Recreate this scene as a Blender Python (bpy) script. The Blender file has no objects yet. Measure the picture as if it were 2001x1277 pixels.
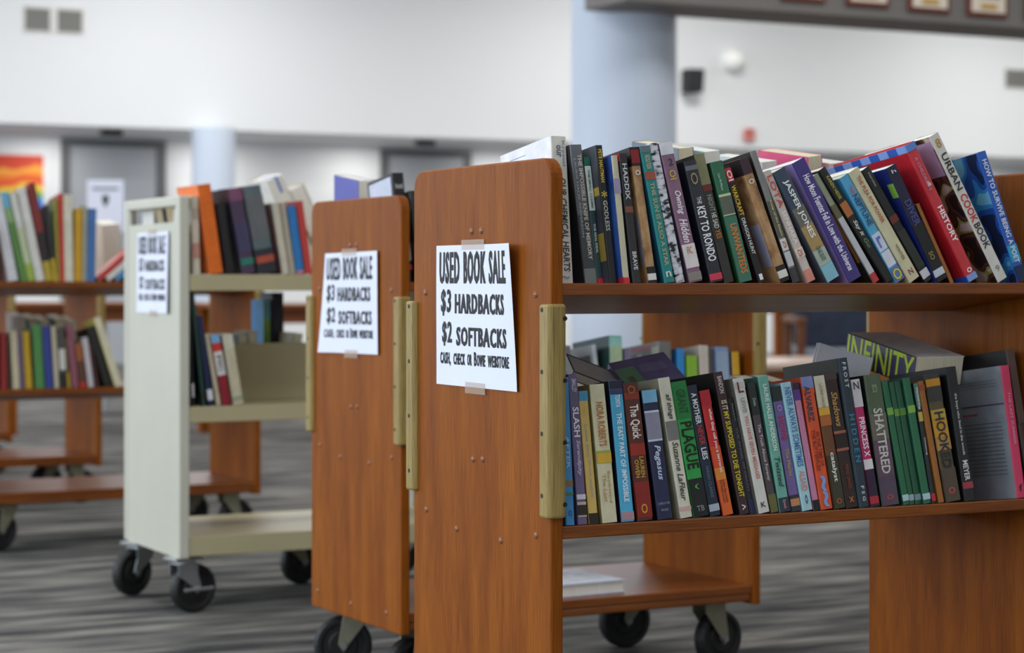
import bpy, bmesh, math, random
from mathutils import Matrix, Vector
random.seed(7)

# ------------------------------------------------------------------ camera, world, lights, exposure
EYE, FPX, CX, HY = 0.88, 4150.0, 1000.5, 548.0
YAW = math.radians(27.3)
SA, CA = math.sin(YAW), math.cos(YAW)
scene = bpy.context.scene
COL = scene.collection

cam_d = bpy.data.cameras.new('camera')
cam = bpy.data.objects.new('camera', cam_d)
COL.objects.link(cam)
cam.location = (0, 0, EYE)
cam.rotation_euler = (math.radians(90), 0, -YAW)
cam_d.sensor_width = 36.0
cam_d.lens = FPX / 2001.0 * 36.0
cam_d.shift_y = -(638.5 - HY) / 2001.0
cam_d.clip_end = 200
cam_d.dof.use_dof = True
cam_d.dof.focus_distance = 3.14
cam_d.dof.aperture_fstop = 5.0
scene.camera = cam

scene.view_settings.view_transform = 'Standard'
scene.view_settings.look = 'None'
scene.view_settings.gamma = 1.0
scene.view_settings.use_curve_mapping = False
scene.view_settings.exposure = 0.0

world = bpy.data.worlds.new('daylight')
scene.world = world
world.use_nodes = True
wb = world.node_tree.nodes['Background']
wb.inputs['Color'].default_value = (0.72, 0.85, 1.0, 1)
wb.inputs['Strength'].default_value = 1.2

ROOM_X0, ROOM_X1, ROOM_Y0, ROOM_Y1, ROOM_H = -6.0, 26.0, -5.0, 21.44, 4.6

def area_light(name, loc, rot, sx, sy, power, color):
    l = bpy.data.lights.new(name, 'AREA')
    l.shape = 'RECTANGLE'; l.size = sx; l.size_y = sy
    l.energy = power; l.color = color
    o = bpy.data.objects.new(name, l)
    o.location = loc; o.rotation_euler = rot
    COL.objects.link(o)
    return o

WINDOW_W = 150.0
CEIL_W = (26.0, 54.0, 66.0, 85.0, 112.0)   # per row of panels, front of the room to back
# daylight entering each of the windows in the left wall
for k in range(6):
    area_light('window_daylight', (ROOM_X0 - 0.25, -2.6 + 4.0 * k, 2.25), (0, math.radians(-90), 0), 2.7, 3.2,
               WINDOW_W, (0.78, 0.88, 1.0))
# ceiling light panels
for i in range(6):
    for j in range(5):
        area_light('ceiling_panel_light', (-3.5 + 5.0 * i, -2.5 + 5.0 * j, ROOM_H - 0.02), (0, 0, 0), 1.2, 1.2,
                   CEIL_W[j], (1.0, 0.985, 0.965))

# ------------------------------------------------------------------ helpers
def ray(px):
    xc = (px - CX) / FPX
    return SA + xc * CA, CA - xc * SA
def at(px, py, depth):
    dx, dy = ray(px)
    return Vector((dx * depth, dy * depth, EYE + (HY - py) / FPX * depth))
def on_y(px, py, y):
    return at(px, py, y / ray(px)[1])
def on_x(px, py, x):
    return at(px, py, x / ray(px)[0])

def on_tilted(px, py, y, z, a):
    # point seen at a pixel on the plane through (., y, z) that leans back by a
    dx, dy = ray(px); dz = (HY - py) / FPX
    n = (-math.cos(a), math.sin(a))
    t = (y * n[0] + (z - EYE) * n[1]) / (dy * n[0] + dz * n[1])
    return Vector((dx * t, dy * t, EYE + dz * t))

def lin(h):
    if not isinstance(h, str):
        return tuple(h)
    h = h.lstrip('#')
    out = []
    for i in (0, 2, 4):
        c = int(h[i:i + 2], 16) / 255.0
        out.append(c / 12.92 if c <= 0.04045 else ((c + 0.055) / 1.055) ** 2.4)
    return tuple(out)

MATS = {}
PATTERNS = {   # printed patterns: (noise scale, stretch, hard steps, colour stops)
    '@birch': (60, (1, 1, 2.2), False, [(0.40, '#1d1d21'), (0.47, '#b9bbc2'), (0.6, '#dcdde2')]),
    '@camo': (30, (1, 1, 0.8), True, [(0.0, '#10254e'), (0.42, '#1d4fa6'), (0.53, '#2f86c9'), (0.62, '#6fb4d6')]),
    '@torn': (45, (1, 1, 0.7), False, [(0.32, '#6d4a2e'), (0.46, '#a67c52'), (0.62, '#c09a6e')]),
    '@collage': (34, (1, 1, 1), True, [(0.0, '#1f1b1a'), (0.42, '#5a342c'), (0.5, '#2c2a26'), (0.56, '#8c8a4a'), (0.62, '#b9a9a4')]),
    '@sky': (18, (1, 1, 0.5), False, [(0.35, '#27458f'), (0.5, '#3f68b8'), (0.65, '#8aa8d4')]),
}
def mat(color, rough=0.5, metal=0.0, spec=0.5, vary=0.10, scale=40.0):
    key = (color, rough, metal, vary, scale)
    if key in MATS:
        return MATS[key]
    m = bpy.data.materials.new('mat_%d' % len(MATS))
    m.use_nodes = True
    nt = m.node_tree; p = nt.nodes['Principled BSDF']
    pat = PATTERNS.get(color)
    c = (0, 0, 0) if pat else lin(color)
    p.inputs['Roughness'].default_value = rough
    p.inputs['Metallic'].default_value = metal
    p.inputs['Specular IOR Level'].default_value = spec
    tc = nt.nodes.new('ShaderNodeTexCoord')
    no = nt.nodes.new('ShaderNodeTexNoise'); no.inputs['Scale'].default_value = scale; no.inputs['Detail'].default_value = 3
    cr = nt.nodes.new('ShaderNodeValToRGB')
    cr.color_ramp.elements[0].position = 0.3; cr.color_ramp.elements[1].position = 0.7
    cr.color_ramp.elements[0].color = tuple(max(0, x * (1 - vary)) for x in c) + (1,)
    cr.color_ramp.elements[1].color = tuple(min(1, x * (1 + vary)) for x in c) + (1,)
    if pat:
        no.inputs['Scale'].default_value = pat[0]
        mp = nt.nodes.new('ShaderNodeMapping'); mp.inputs['Scale'].default_value = pat[1]
        nt.links.new(tc.outputs['Object'], mp.inputs['Vector']); nt.links.new(mp.outputs['Vector'], no.inputs['Vector'])
        if pat[2]: cr.color_ramp.interpolation = 'CONSTANT'; no.inputs['Detail'].default_value = 0
        el = cr.color_ramp.elements
        for i, (pos, cc) in enumerate(pat[3]):
            e_ = el[i] if i < 2 else el.new(pos)
            e_.position = pos; e_.color = lin(cc) + (1,)
    else:
        nt.links.new(tc.outputs['Object'], no.inputs['Vector'])
    nt.links.new(no.outputs['Fac'], cr.inputs['Fac'])
    nt.links.new(cr.outputs['Color'], p.inputs['Base Color'])
    MATS[key] = m
    return m

def streak_mat(name, dark, light, scale, noise=3.0, rough=0.4, detail=5.0, bump=0.0, lo=0.3, hi=0.7, fine=None, coat=0.0, spec=0.5):
    m = bpy.data.materials.new(name); m.use_nodes = True
    nt = m.node_tree; p = nt.nodes['Principled BSDF']
    p.inputs['Roughness'].default_value = rough
    p.inputs['Coat Weight'].default_value = coat
    p.inputs['Specular IOR Level'].default_value = spec
    p.inputs['Coat Roughness'].default_value = 0.25
    tc = nt.nodes.new('ShaderNodeTexCoord'); mp = nt.nodes.new('ShaderNodeMapping')
    mp.inputs['Scale'].default_value = scale
    no = nt.nodes.new('ShaderNodeTexNoise'); no.inputs['Scale'].default_value = noise; no.inputs['Detail'].default_value = detail
    no.inputs['Distortion'].default_value = 0.4
    cr = nt.nodes.new('ShaderNodeValToRGB')
    cr.color_ramp.elements[0].position = lo; cr.color_ramp.elements[1].position = hi
    cr.color_ramp.elements[0].color = lin(dark) + (1,); cr.color_ramp.elements[1].color = lin(light) + (1,)
    nt.links.new(tc.outputs['Object'], mp.inputs['Vector']); nt.links.new(mp.outputs['Vector'], no.inputs['Vector'])
    nt.links.new(no.outputs['Fac'], cr.inputs['Fac'])
    out = cr.outputs['Color']
    if fine:
        mp2 = nt.nodes.new('ShaderNodeMapping'); mp2.inputs['Scale'].default_value = fine
        n2 = nt.nodes.new('ShaderNodeTexNoise'); n2.inputs['Scale'].default_value = 4; n2.inputs['Detail'].default_value = 4
        c2 = nt.nodes.new('ShaderNodeValToRGB')
        c2.color_ramp.elements[0].position = 0.32; c2.color_ramp.elements[1].position = 0.6
        c2.color_ramp.elements[0].color = (0.62, 0.62, 0.62, 1); c2.color_ramp.elements[1].color = (1.06, 1.06, 1.06, 1)
        mx = nt.nodes.new('ShaderNodeMix'); mx.data_type = 'RGBA'; mx.blend_type = 'MULTIPLY'
        mx.inputs['Factor'].default_value = 1.0
        nt.links.new(tc.outputs['Object'], mp2.inputs['Vector']); nt.links.new(mp2.outputs['Vector'], n2.inputs['Vector'])
        nt.links.new(n2.outputs['Fac'], c2.inputs['Fac'])
        nt.links.new(out, mx.inputs['A']); nt.links.new(c2.outputs['Color'], mx.inputs['B'])
        out = mx.outputs['Result']
    nt.links.new(out, p.inputs['Base Color'])
    if bump:
        b = nt.nodes.new('ShaderNodeBump'); b.inputs['Strength'].default_value = bump; b.inputs['Distance'].default_value = 0.002
        nt.links.new(no.outputs['Fac'], b.inputs['Height']); nt.links.new(b.outputs['Normal'], p.inputs['Normal'])
    return m

WOOD_V = streak_mat('wood_upright_grain', '#7e3f0a', '#9b560f', (9, 9, 0.8), rough=0.5, fine=(170, 170, 4), coat=0.0, spec=0.15)
WOOD_H = streak_mat('wood_lengthwise_grain', '#783b0b', '#935010', (0.8, 9, 9), rough=0.36, fine=(4, 170, 170), coat=0.25, spec=0.4)
WOOD_DK = mat('#6b3c1c', 0.5, vary=0.15, scale=8)
BUMPER = streak_mat('tan_bumper', '#927a3c', '#a58d50', (30, 30, 2), rough=0.45, fine=(200, 200, 6))
PLUG = mat('#8a5636', 0.3, vary=0.2, scale=200)
HOLE = mat('#1a1510', 0.6)
PAGES = streak_mat('page_edges', '#c9bf9f', '#e6ddc4', (400, 400, 6), rough=0.8)
PAGES_W = streak_mat('white_page_edges', '#d9d6cc', '#f1eee6', (400, 400, 6), rough=0.8)
PAPER = mat('#e6eafa', 0.7, vary=0.01, scale=6)
INK = mat('#141416', 0.6, vary=0.0)
TAPE = None
CREAM = mat('#c6c4b4', 0.38, vary=0.03, scale=5)
CREAM_D = mat('#b3a985', 0.4, vary=0.03, scale=5)
RUBBER = mat('#131314', 0.55, vary=0.1)
STEEL = mat('#b4b8ba', 0.3, metal=0.9, vary=0.05)
ZINC = mat('#8f8c78', 0.42, metal=0.5, vary=0.08)

def link(name, me, parent=None, loc=None):
    o = bpy.data.objects.new(name, me); COL.objects.link(o)
    if parent: o.parent = parent
    if loc is not None: o.location = loc
    return o

def empty(name, loc=(0, 0, 0), rotz=0.0):
    o = bpy.data.objects.new(name, None); COL.objects.link(o)
    o.empty_display_size = 0.1
    o.location = loc; o.rotation_euler = (0, 0, rotz)
    return o

def tag(o, label=None, cat=None, group=None, kind=None):
    if label: o['label'] = label
    if cat: o['category'] = cat
    if group: o['group'] = group
    if kind: o['kind'] = kind
    return o

def copy_tree(o, parent=None):
    c = o.copy(); COL.objects.link(c)
    if parent: c.parent = parent
    for ch in list(o.children):
        copy_tree(ch, c)
    return c

class MB:
    """collects boxes, tubes and prisms for one mesh"""
    def __init__(s): s.v = []; s.f = []; s.m = []; s.sm = []
    def add(s, vs, fs, m=0, smooth=False):
        b = len(s.v); s.v += [tuple(p) for p in vs]
        for f in fs:
            s.f.append(tuple(b + i for i in f)); s.m.append(m); s.sm.append(smooth)
        return s
    def box(s, x0, x1, y0, y1, z0, z1, m=0):
        vs = [(x, y, z) for z in (z0, z1) for y in (y0, y1) for x in (x0, x1)]
        return s.add(vs, [(0, 2, 3, 1), (4, 5, 7, 6), (0, 1, 5, 4), (2, 6, 7, 3), (0, 4, 6, 2), (1, 3, 7, 5)], m)
    def tube(s, a, b, r0, r1=None, n=16, m=0, smooth=True):
        r1 = r0 if r1 is None else r1
        a = Vector(a); b = Vector(b); d = (b - a).normalized()
        u = d.orthogonal().normalized(); w = d.cross(u)
        vs = []
        for p, r in ((a, r0), (b, r1)):
            for i in range(n):
                t = 2 * math.pi * i / n
                vs.append(p + u * (r * math.cos(t)) + w * (r * math.sin(t)))
        s.add(vs, [(i, (i + 1) % n, n + (i + 1) % n, n + i) for i in range(n)], m, smooth)
        s.add(vs[:n], [tuple(reversed(range(n)))], m); s.add(vs[n:], [tuple(range(n))], m)
        return s
    def prism(s, pts, axis, a, b, m=0):
        """pts: 2D outline; extruded along axis from a to b"""
        n = len(pts)
        def mk(p, t):
            return {'x': (t, p[0], p[1]), 'y': (p[0], t, p[1]), 'z': (p[0], p[1], t)}[axis]
        vs = [mk(p, a) for p in pts] + [mk(p, b) for p in pts]
        fs = [(i, (i + 1) % n, n + (i + 1) % n, n + i) for i in range(n)]
        fs += [tuple(reversed(range(n))), tuple(range(n, 2 * n))]
        return s.add(vs, fs, m)
    def dome(s, c, r, h, axis, n=10, rings=3, m=0):
        """low dome bulging along axis vector"""
        c = Vector(c); d = Vector(axis).normalized(); u = d.orthogonal().normalized(); w = d.cross(u)
        vs = []; fs = []
        for k in range(rings):
            t = k / rings * math.pi / 2
            for i in range(n):
                q = 2 * math.pi * i / n
                vs.append(c + (u * math.cos(q) + w * math.sin(q)) * (r * math.cos(t)) + d * (h * math.sin(t)))
        vs.append(c + d * h)
        for k in range(rings - 1):
            for i in range(n):
                fs.append((k * n + i, k * n + (i + 1) % n, (k + 1) * n + (i + 1) % n, (k + 1) * n + i))
        for i in range(n):
            fs.append(((rings - 1) * n + i, (rings - 1) * n + (i + 1) % n, rings * n))
        return s.add(vs, fs, m, True)
    def mesh(s, name, mats):
        me = bpy.data.meshes.new(name); me.from_pydata(s.v, [], s.f)
        for x in (mats if isinstance(mats, (list, tuple)) else [mats]): me.materials.append(x)
        me.polygons.foreach_set('material_index', s.m)
        me.polygons.foreach_set('use_smooth', s.sm)
        bm = bmesh.new(); bm.from_mesh(me); bmesh.ops.recalc_face_normals(bm, faces=bm.faces); bm.to_mesh(me); bm.free()
        me.update()
        return me
    def build(s, name, mats, parent=None, loc=None, bevel=0.0, seg=2):
        o = link(name, s.mesh(name, mats), parent, loc)
        if bevel:
            b = o.modifiers.new('bevel', 'BEVEL'); b.width = bevel; b.segments = seg; b.limit_method = 'ANGLE'
        return o

# ------------------------------------------------------------------ lettering
GLYPH = {}
def glyphs(text, bold=0.0, shear=0.0, space=1.0):
    key = (text, bold, shear, space)
    if key not in GLYPH:
        c = bpy.data.curves.new('lettering', 'FONT')
        c.body = text; c.resolution_u = 2; c.offset = bold; c.shear = shear; c.space_character = space; c.dimensions = '2D'; c.fill_mode = 'FRONT'
        o = bpy.data.objects.new('lettering', c); COL.objects.link(o)
        dg = bpy.context.evaluated_depsgraph_get(); dg.update()
        me = bpy.data.meshes.new_from_object(o.evaluated_get(dg))
        vs = [v.co.copy() for v in me.vertices]; fs = [tuple(p.vertices) for p in me.polygons]
        bpy.data.objects.remove(o); bpy.data.curves.remove(c); bpy.data.meshes.remove(me)
        if vs:
            x0 = min(v.x for v in vs); x1 = max(v.x for v in vs); y0 = min(v.y for v in vs); y1 = max(v.y for v in vs)
            vs = [((v.x - x0) / max(1e-6, x1 - x0), (v.y - y0) / max(1e-6, y1 - y0)) for v in vs]
        GLYPH[key] = (vs, fs)
    return GLYPH[key]

def letter_mesh(name, text, place, m, parent, bold=0.012, shear=0.0, fat=0.0):
    """place(u, v) -> 3D point for the text's unit box"""
    vs, fs = glyphs(text, bold, shear, 1.16 if fat else 1.0)
    if not vs: return None
    if fat:      # heavier strokes: the same outline laid down side by side
        n = len(vs); sh_ = (-fat, -fat / 3, fat / 3, fat)
        fs = [tuple(k * n + q for q in f) for k in range(4) for f in fs]
        vs = [(fat + (u + d_) * (1 - 2 * fat), v) for d_ in sh_ for u, v in vs]
    me = bpy.data.meshes.new(name); me.from_pydata([tuple(place(u, v)) for u, v in vs], [], fs)
    me.materials.append(m)
    return link(name, me, parent)

# ------------------------------------------------------------------ the room
def struct(name, mb, m, bevel=0.0):
    o = mb.build(name, m, bevel=bevel); tag(o, kind='structure'); return o

CARPET = bpy.data.materials.new('striated_carpet'); CARPET.use_nodes = True
def carpet():
    nt = CARPET.node_tree; p = nt.nodes['Principled BSDF']; p.inputs['Roughness'].default_value = 0.95
    p.inputs['Specular IOR Level'].default_value = 0.1
    tc = nt.nodes.new('ShaderNodeTexCoord')
    def noise(scale, detail, vec):
        mp = nt.nodes.new('ShaderNodeMapping'); mp.inputs['Scale'].default_value = vec
        n = nt.nodes.new('ShaderNodeTexNoise'); n.inputs['Scale'].default_value = scale; n.inputs['Detail'].default_value = detail
        nt.links.new(tc.outputs['Object'], mp.inputs['Vector']); nt.links.new(mp.outputs['Vector'], n.inputs['Vector'])
        return n.outputs['Fac']
    a = noise(1.0, 6, (2.6, 13.0, 1)); b = noise(1.0, 2, (0.5, 1.6, 1)); c = noise(1.0, 2, (260, 260, 1))
    def math_(op, x, y):
        n = nt.nodes.new('ShaderNodeMath'); n.operation = op
        for i, q in enumerate((x, y)):
            if isinstance(q, float): n.inputs[i].default_value = q
            else: nt.links.new(q, n.inputs[i])
        return n.outputs[0]
    s = math_('ADD', math_('MULTIPLY', a, 0.62), math_('ADD', math_('MULTIPLY', b, 0.2), math_('MULTIPLY', c, 0.18)))
    cr = nt.nodes.new('ShaderNodeValToRGB'); e = cr.color_ramp.elements
    e[0].position = 0.38; e[0].color = lin('#343436') + (1,)
    e[1].position = 0.62; e[1].color = lin('#8f8c86') + (1,)
    n = e.new(0.5); n.color = lin('#62615f') + (1,)
    nt.links.new(s, cr.inputs['Fac']); nt.links.new(cr.outputs['Color'], p.inputs['Base Color'])
    bp = nt.nodes.new('ShaderNodeBump'); bp.inputs['Strength'].default_value = 0.4; bp.inputs['Distance'].default_value = 0.003
    nt.links.new(c, bp.inputs['Height']); nt.links.new(bp.outputs['Normal'], p.inputs['Normal'])
carpet()
WALL = mat('#e6e8ea', 0.85, vary=0.01, scale=0.7)
WALL_G = mat('#d9d7d0', 0.85, vary=0.01, scale=0.7)
CEIL = mat('#e6e6e2', 0.9, vary=0.01, scale=2)
COLUMN = mat('#c9d4e4', 0.55, vary=0.02, scale=2)
struct('floor', MB().box(ROOM_X0, ROOM_X1, ROOM_Y0, ROOM_Y1, -0.05, 0), CARPET)
struct('ceiling', MB().box(ROOM_X0, ROOM_X1, ROOM_Y0, ROOM_Y1, ROOM_H, ROOM_H + 0.1), CEIL)
BULK_Y = 19.98
BULK_Z = on_y(0, 240, BULK_Y).z
struct('wall_bulkhead', MB().box(ROOM_X0, ROOM_X1, BULK_Y, ROOM_Y1, BULK_Z, ROOM_H), WALL)
struct('wall_back', MB().box(ROOM_X0, ROOM_X1, ROOM_Y1, ROOM_Y1 + 0.1, 0, BULK_Z), WALL)
struct('wall_right', MB().box(ROOM_X1, ROOM_X1 + 0.1, ROOM_Y0, ROOM_Y1, 0, ROOM_H), WALL)
struct('wall_front', MB().box(ROOM_X0, ROOM_X1, ROOM_Y0 - 0.1, ROOM_Y0, 0, ROOM_H), WALL)
wl = MB()
wl.box(ROOM_X0 - 0.15, ROOM_X0, ROOM_Y0, ROOM_Y1, 0, 0.9).box(ROOM_X0 - 0.15, ROOM_X0, ROOM_Y0, ROOM_Y1, 3.6, ROOM_H)
edges = [ROOM_Y0] + [v for k in range(6) for v in (-2.6 + 4 * k - 1.6, -2.6 + 4 * k + 1.6)] + [ROOM_Y1]
for k in range(0, len(edges), 2):
    wl.box(ROOM_X0 - 0.15, ROOM_X0, edges[k], edges[k + 1], 0.9, 3.6)
struct('wall_left', wl, WALL)
ALU = mat('#9a9c9e', 0.4, metal=0.6)
for k in range(6):
    yc = -2.6 + 4 * k
    fr = MB()
    for s_ in (-1.58, 0, 1.58): fr.box(ROOM_X0 - 0.12, ROOM_X0 - 0.06, yc + s_ - 0.03, yc + s_ + 0.03, 0.9, 3.6)
    for z_ in (0.93, 3.57): fr.box(ROOM_X0 - 0.12, ROOM_X0 - 0.06, yc - 1.6, yc + 1.6, z_ - 0.03, z_ + 0.03)
    struct('window_%d' % (k + 1), fr, ALU)

def column(name, px, py_unused, depth, r, z1):
    p = at(px, HY, depth)
    mb = MB().tube((p.x, p.y, 0), (p.x, p.y, z1), r, n=48)
    return struct(name, mb, COLUMN)
column('column_1', 1219, 0, 12.3, 103 / FPX * 12.3, ROOM_H)
column('column_2', 417, 0, 20.75, 42 / FPX * 20.75, BULK_Z)

# fill lights added under the soffit to brighten the recess wall and doors
for k in range(9):
    area_light('recess_fill_light', (4.0 + 1.7 * k, 20.85, BULK_Z - 0.012), (0, 0, 0), 0.25, 0.25, 9.0, (1.0, 0.97, 0.93))

# beam carrying the row of plaques
BEAM = mat('#77736f', 0.6, vary=0.03, scale=3)
bf = at(1600, 29, 12.13)
BEAM_Y = bf.y
bx0 = on_y(1222, 0, BEAM_Y).x
struct('beam_plaques', MB().box(bx0, 24.0, BEAM_Y, BEAM_Y + 0.46, bf.z, bf.z + 0.75), BEAM, bevel=0.01)
FRAME_RED = mat('#6b2e22', 0.4, vary=0.1)
MATBOARD = mat('#e8dccb', 0.6, vary=0.03)
GOLD = mat('#c79a3e', 0.4, metal=0.4)
PL_DARK = mat('#58595c', 0.6, vary=0.3, scale=20)
for i, (pxc, pyb) in enumerate([(1571, 3), (1697, 13), (1817, 24), (1931, 33), (2044, 42)]):
    c = on_y(pxc, pyb, BEAM_Y - 0.02)
    w, h = 0.305, 0.36
    t = empty('award_plaque', (c.x, BEAM_Y, c.z))
    MB().box(-w / 2, w / 2, -0.022, -0.001, 0, h).build('frame', FRAME_RED, t, bevel=0.006)
    MB().box(-w / 2 + 0.026, w / 2 - 0.026, -0.026, -0.0222, 0.026, h - 0.026).build('mat_board', MATBOARD, t)
    MB().box(-0.06, 0.06, -0.029, -0.0262, 0.045, 0.075).build('name_plate', GOLD, t, bevel=0.002)
    MB().box(-0.085, 0.085, -0.029, -0.0262, 0.11, h - 0.06).build('photograph', PL_DARK, t)
    order = ['fifth from the frame edge, nearest the column', 'fourth from the frame edge', 'third from the frame edge', 'second from the frame edge, shown whole', 'at the frame edge, mostly cut off']
    tag(t, 'red-brown framed award plaque on grey beam, ' + order[i], 'plaque', 'framed plaques along the beam')

# wall vents, speaker, globe and alarm on the bulkhead
VENT = mat('#8f8e8a', 0.5, vary=0.05)
VENT_IN = mat('#5d5c59', 0.6)
GREYW = mat('#d8d7d3', 0.5)
def vent(pa, pb, label):
    a = on_y(pa[0], pa[1], BULK_Y); b = on_y(pb[0], pb[1], BULK_Y)
    h = 0.215
    z0 = (a.z + b.z) / 2 - h / 2 - 0.02
    t = empty('wall_vent', (a.x, BULK_Y, z0)); w = b.x - a.x
    fr = MB().box(-0.02, w + 0.02, -0.012, -0.001, -0.02, 0).box(-0.02, w + 0.02, -0.012, -0.001, h, h + 0.02)
    fr.box(-0.02, 0, -0.012, -0.001, 0, h).box(w, w + 0.02, -0.012, -0.001, 0, h).box(w / 2 - 0.036, w / 2 + 0.036, -0.012, -0.001, 0, h)
    fr.build('frame', GREYW, t)
    for g in (0, 1):
        x0 = 0 if g == 0 else w / 2 + 0.036
        x1 = w / 2 - 0.036 if g == 0 else w
        MB().box(x0, x1, -0.003, -0.001, 0, h).build('duct_opening', VENT_IN, t)
        n = 9
        sl = MB().box(x0, x1, -0.010, -0.004, 0, 0.012).mesh('slat', [VENT])
        for k in range(n):
            link('slat', sl, t, (0, 0, 0.006 + k * (h - 0.016) / (n - 1) * 0.97))
    tag(t, label, 'vent')
vent((48, 30), (160, 42), 'grey two-panel louvred vent high on white bulkhead above grey door and poster')
vent((1964, 148), (2078, 158), 'grey louvred vent on white bulkhead at the frame edge below plaques')

p = on_y(1344, 160, BULK_Y)
t = empty('wall_speaker', (p.x, BULK_Y, p.z))
BLACK = mat('#17171a', 0.5)
MB().prism([(-0.10, -0.13), (0.075, -0.13), (0.10, 0.13), (-0.10, 0.13)], 'y', -0.2, -0.03).build('cabinet', BLACK, t, bevel=0.01)
MB().box(-0.075, 0.06, -0.208, -0.2, -0.1, 0.1).build('grille', mat('#26262a', 0.8), t, bevel=0.004)
MB().tube((0, -0.03, 0), (0, 0, 0), 0.03).build('bracket', BLACK, t)
tag(t, 'black tapered loudspeaker mounted on white wall beside the big blue column', 'speaker')
p = on_y(1427, 120, BULK_Y)
t = empty('security_camera', (p.x, BULK_Y, p.z))
GLOSSW = mat('#fbfbf8', 0.25, vary=0.0)
MB().dome((0, -0.07, 0), 0.115, 0.115, (0, -1, 0), n=24, rings=8).build('dome', GLOSSW, t)
MB().tube((0, -0.07, 0), (0, 0, 0), 0.118, 0.12, n=24).build('mount', GLOSSW, t)
tag(t, 'white dome camera high on white wall between speaker and vent', 'camera')
p = on_y(1462, 264, BULK_Y)
t = empty('fire_alarm', (p.x, BULK_Y, p.z))
MB().box(-0.065, 0.065, -0.05, -0.001, -0.07, 0.07).build('housing', mat('#c9655a', 0.4), t, bevel=0.01)
MB().box(-0.03, 0.03, -0.062, -0.0505, -0.045, 0.0).build('strobe', mat('#d8a59c', 0.2), t, bevel=0.006)
MB().tube((0, -0.056, 0.035), (0, -0.0505, 0.035), 0.024).build('horn', mat('#8e3028', 0.5), t)
tag(t, 'small red fire alarm near lower edge of white bulkhead', 'fire alarm')

# doors in the recess
LEAF = mat('#a4a8ae', 0.5, vary=0.03, scale=1.5)
JAMB = mat('#5f6062', 0.5)
for k, (pa, pb, pyt) in enumerate([(118, 322, 274), (742, 918, 294), (1528, 1700, 318)]):
    a = on_y(pa, HY, ROOM_Y1); b = on_y(pb, HY, ROOM_Y1)
    zt = on_y((pa + pb) / 2, pyt, ROOM_Y1).z
    zt = min(zt, BULK_Z - 0.03)
    w = b.x - a.x
    t = tag(empty('door_%d' % (k + 1), (a.x, ROOM_Y1, 0)), kind='structure')
    MB().box(0, 0.09, -0.05, -0.001, 0, zt).box(w - 0.09, w, -0.05, -0.001, 0, zt).box(0.09, w - 0.09, -0.05, -0.001, zt - 0.07, zt).build('door_frame', JAMB, t)
    MB().box(0.095, w - 0.095, -0.03, -0.001, 0.01, zt - 0.075).build('door_leaf', LEAF, t)
    h = MB().box(w - 0.24, w - 0.16, -0.05, -0.03, 0.95, 1.15).tube((w - 0.2, -0.05, 1.05), (w - 0.2, -0.09, 1.05), 0.012).box(w - 0.33, w - 0.19, -0.1, -0.085, 1.04, 1.06)
    h.build('door_handle', STEEL, t)
for px, py, who in ((217, 254, 'poster-side grey door'), (830, 276, 'grey door behind the brown carts')):
    c = on_y(px, py, 20.45)
    t = empty('motion_sensor', (c.x, c.y, BULK_Z))
    MB().box(-0.11, 0.11, -0.05, 0.05, -0.055, -0.001).build('housing', BLACK, t, bevel=0.01)
    MB().box(-0.07, 0.07, -0.056, -0.0505, -0.045, -0.02).build('lens', mat('#060608', 0.15), t)
    tag(t, 'small black sensor box under the soffit above ' + who, 'sensor', 'sensors over the doors')

# abstract poster on the recess wall
def poster():
    a = on_y(-60, 300, ROOM_Y1 - 0.03); b = on_y(98, 300, ROOM_Y1 - 0.03)
    z1 = on_y(40, 296, ROOM_Y1 - 0.03).z
    t = empty('poster', (a.x, ROOM_Y1, z1 - 1.15)); w = b.x - a.x; h = 1.15
    MB().box(0, w, -0.025, -0.001, 0, h).build('white_mount', mat('#dfe0e2', 0.6), t, bevel=0.003)
    m = bpy.data.materials.new('painted_bands'); m.use_nodes = True; nt = m.node_tree
    pr = nt.nodes['Principled BSDF']; pr.inputs['Roughness'].default_value = 0.6
    tc = nt.nodes.new('ShaderNodeTexCoord'); sp = nt.nodes.new('ShaderNodeSeparateXYZ')
    no = nt.nodes.new('ShaderNodeTexNoise'); no.inputs['Scale'].default_value = 2.6; no.inputs['Detail'].default_value = 1
    nt.links.new(tc.outputs['Object'], no.inputs['Vector']); nt.links.new(tc.outputs['Object'], sp.inputs[0])
    m1 = nt.nodes.new('ShaderNodeMath'); m1.operation = 'MULTIPLY_ADD'; m1.inputs[1].default_value = 0.34; m1.inputs[2].default_value = -0.17
    nt.links.new(no.outputs['Fac'], m1.inputs[0])
    m2 = nt.nodes.new('ShaderNodeMath'); m2.operation = 'MULTIPLY_ADD'; m2.inputs[1].default_value = 1 / h
    nt.links.new(sp.outputs['Z'], m2.inputs[0]); nt.links.new(m1.outputs[0], m2.inputs[2])
    cr = nt.nodes.new('ShaderNodeValToRGB'); e = cr.color_ramp.elements; cr.color_ramp.interpolation = 'EASE'
    for i, (pos, c) in enumerate([(0.0, '#1c2f86'), (0.48, '#2b56c0'), (0.56, '#2f8fd0'), (0.61, '#5c9a46'), (0.67, '#e8c63a'), (0.72, '#d2451f'), (0.80, '#de6a20'), (0.87, '#eda636'), (0.93, '#c93a1e')]):
        if i < 2: e[i].position = pos; e[i].color = lin(c) + (1,)
        else: n = e.new(pos); n.color = lin(c) + (1,)
    nt.links.new(m2.outputs[0], cr.inputs['Fac']); nt.links.new(cr.outputs['Color'], pr.inputs['Base Color'])
    MB().box(0.02, w - 0.07, -0.03, -0.0252, 0.06, h - 0.035).build('painted_sheet', m, t)
    tag(t, 'colourful red, yellow and blue abstract poster with white border on back wall', 'poster')
poster()

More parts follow.
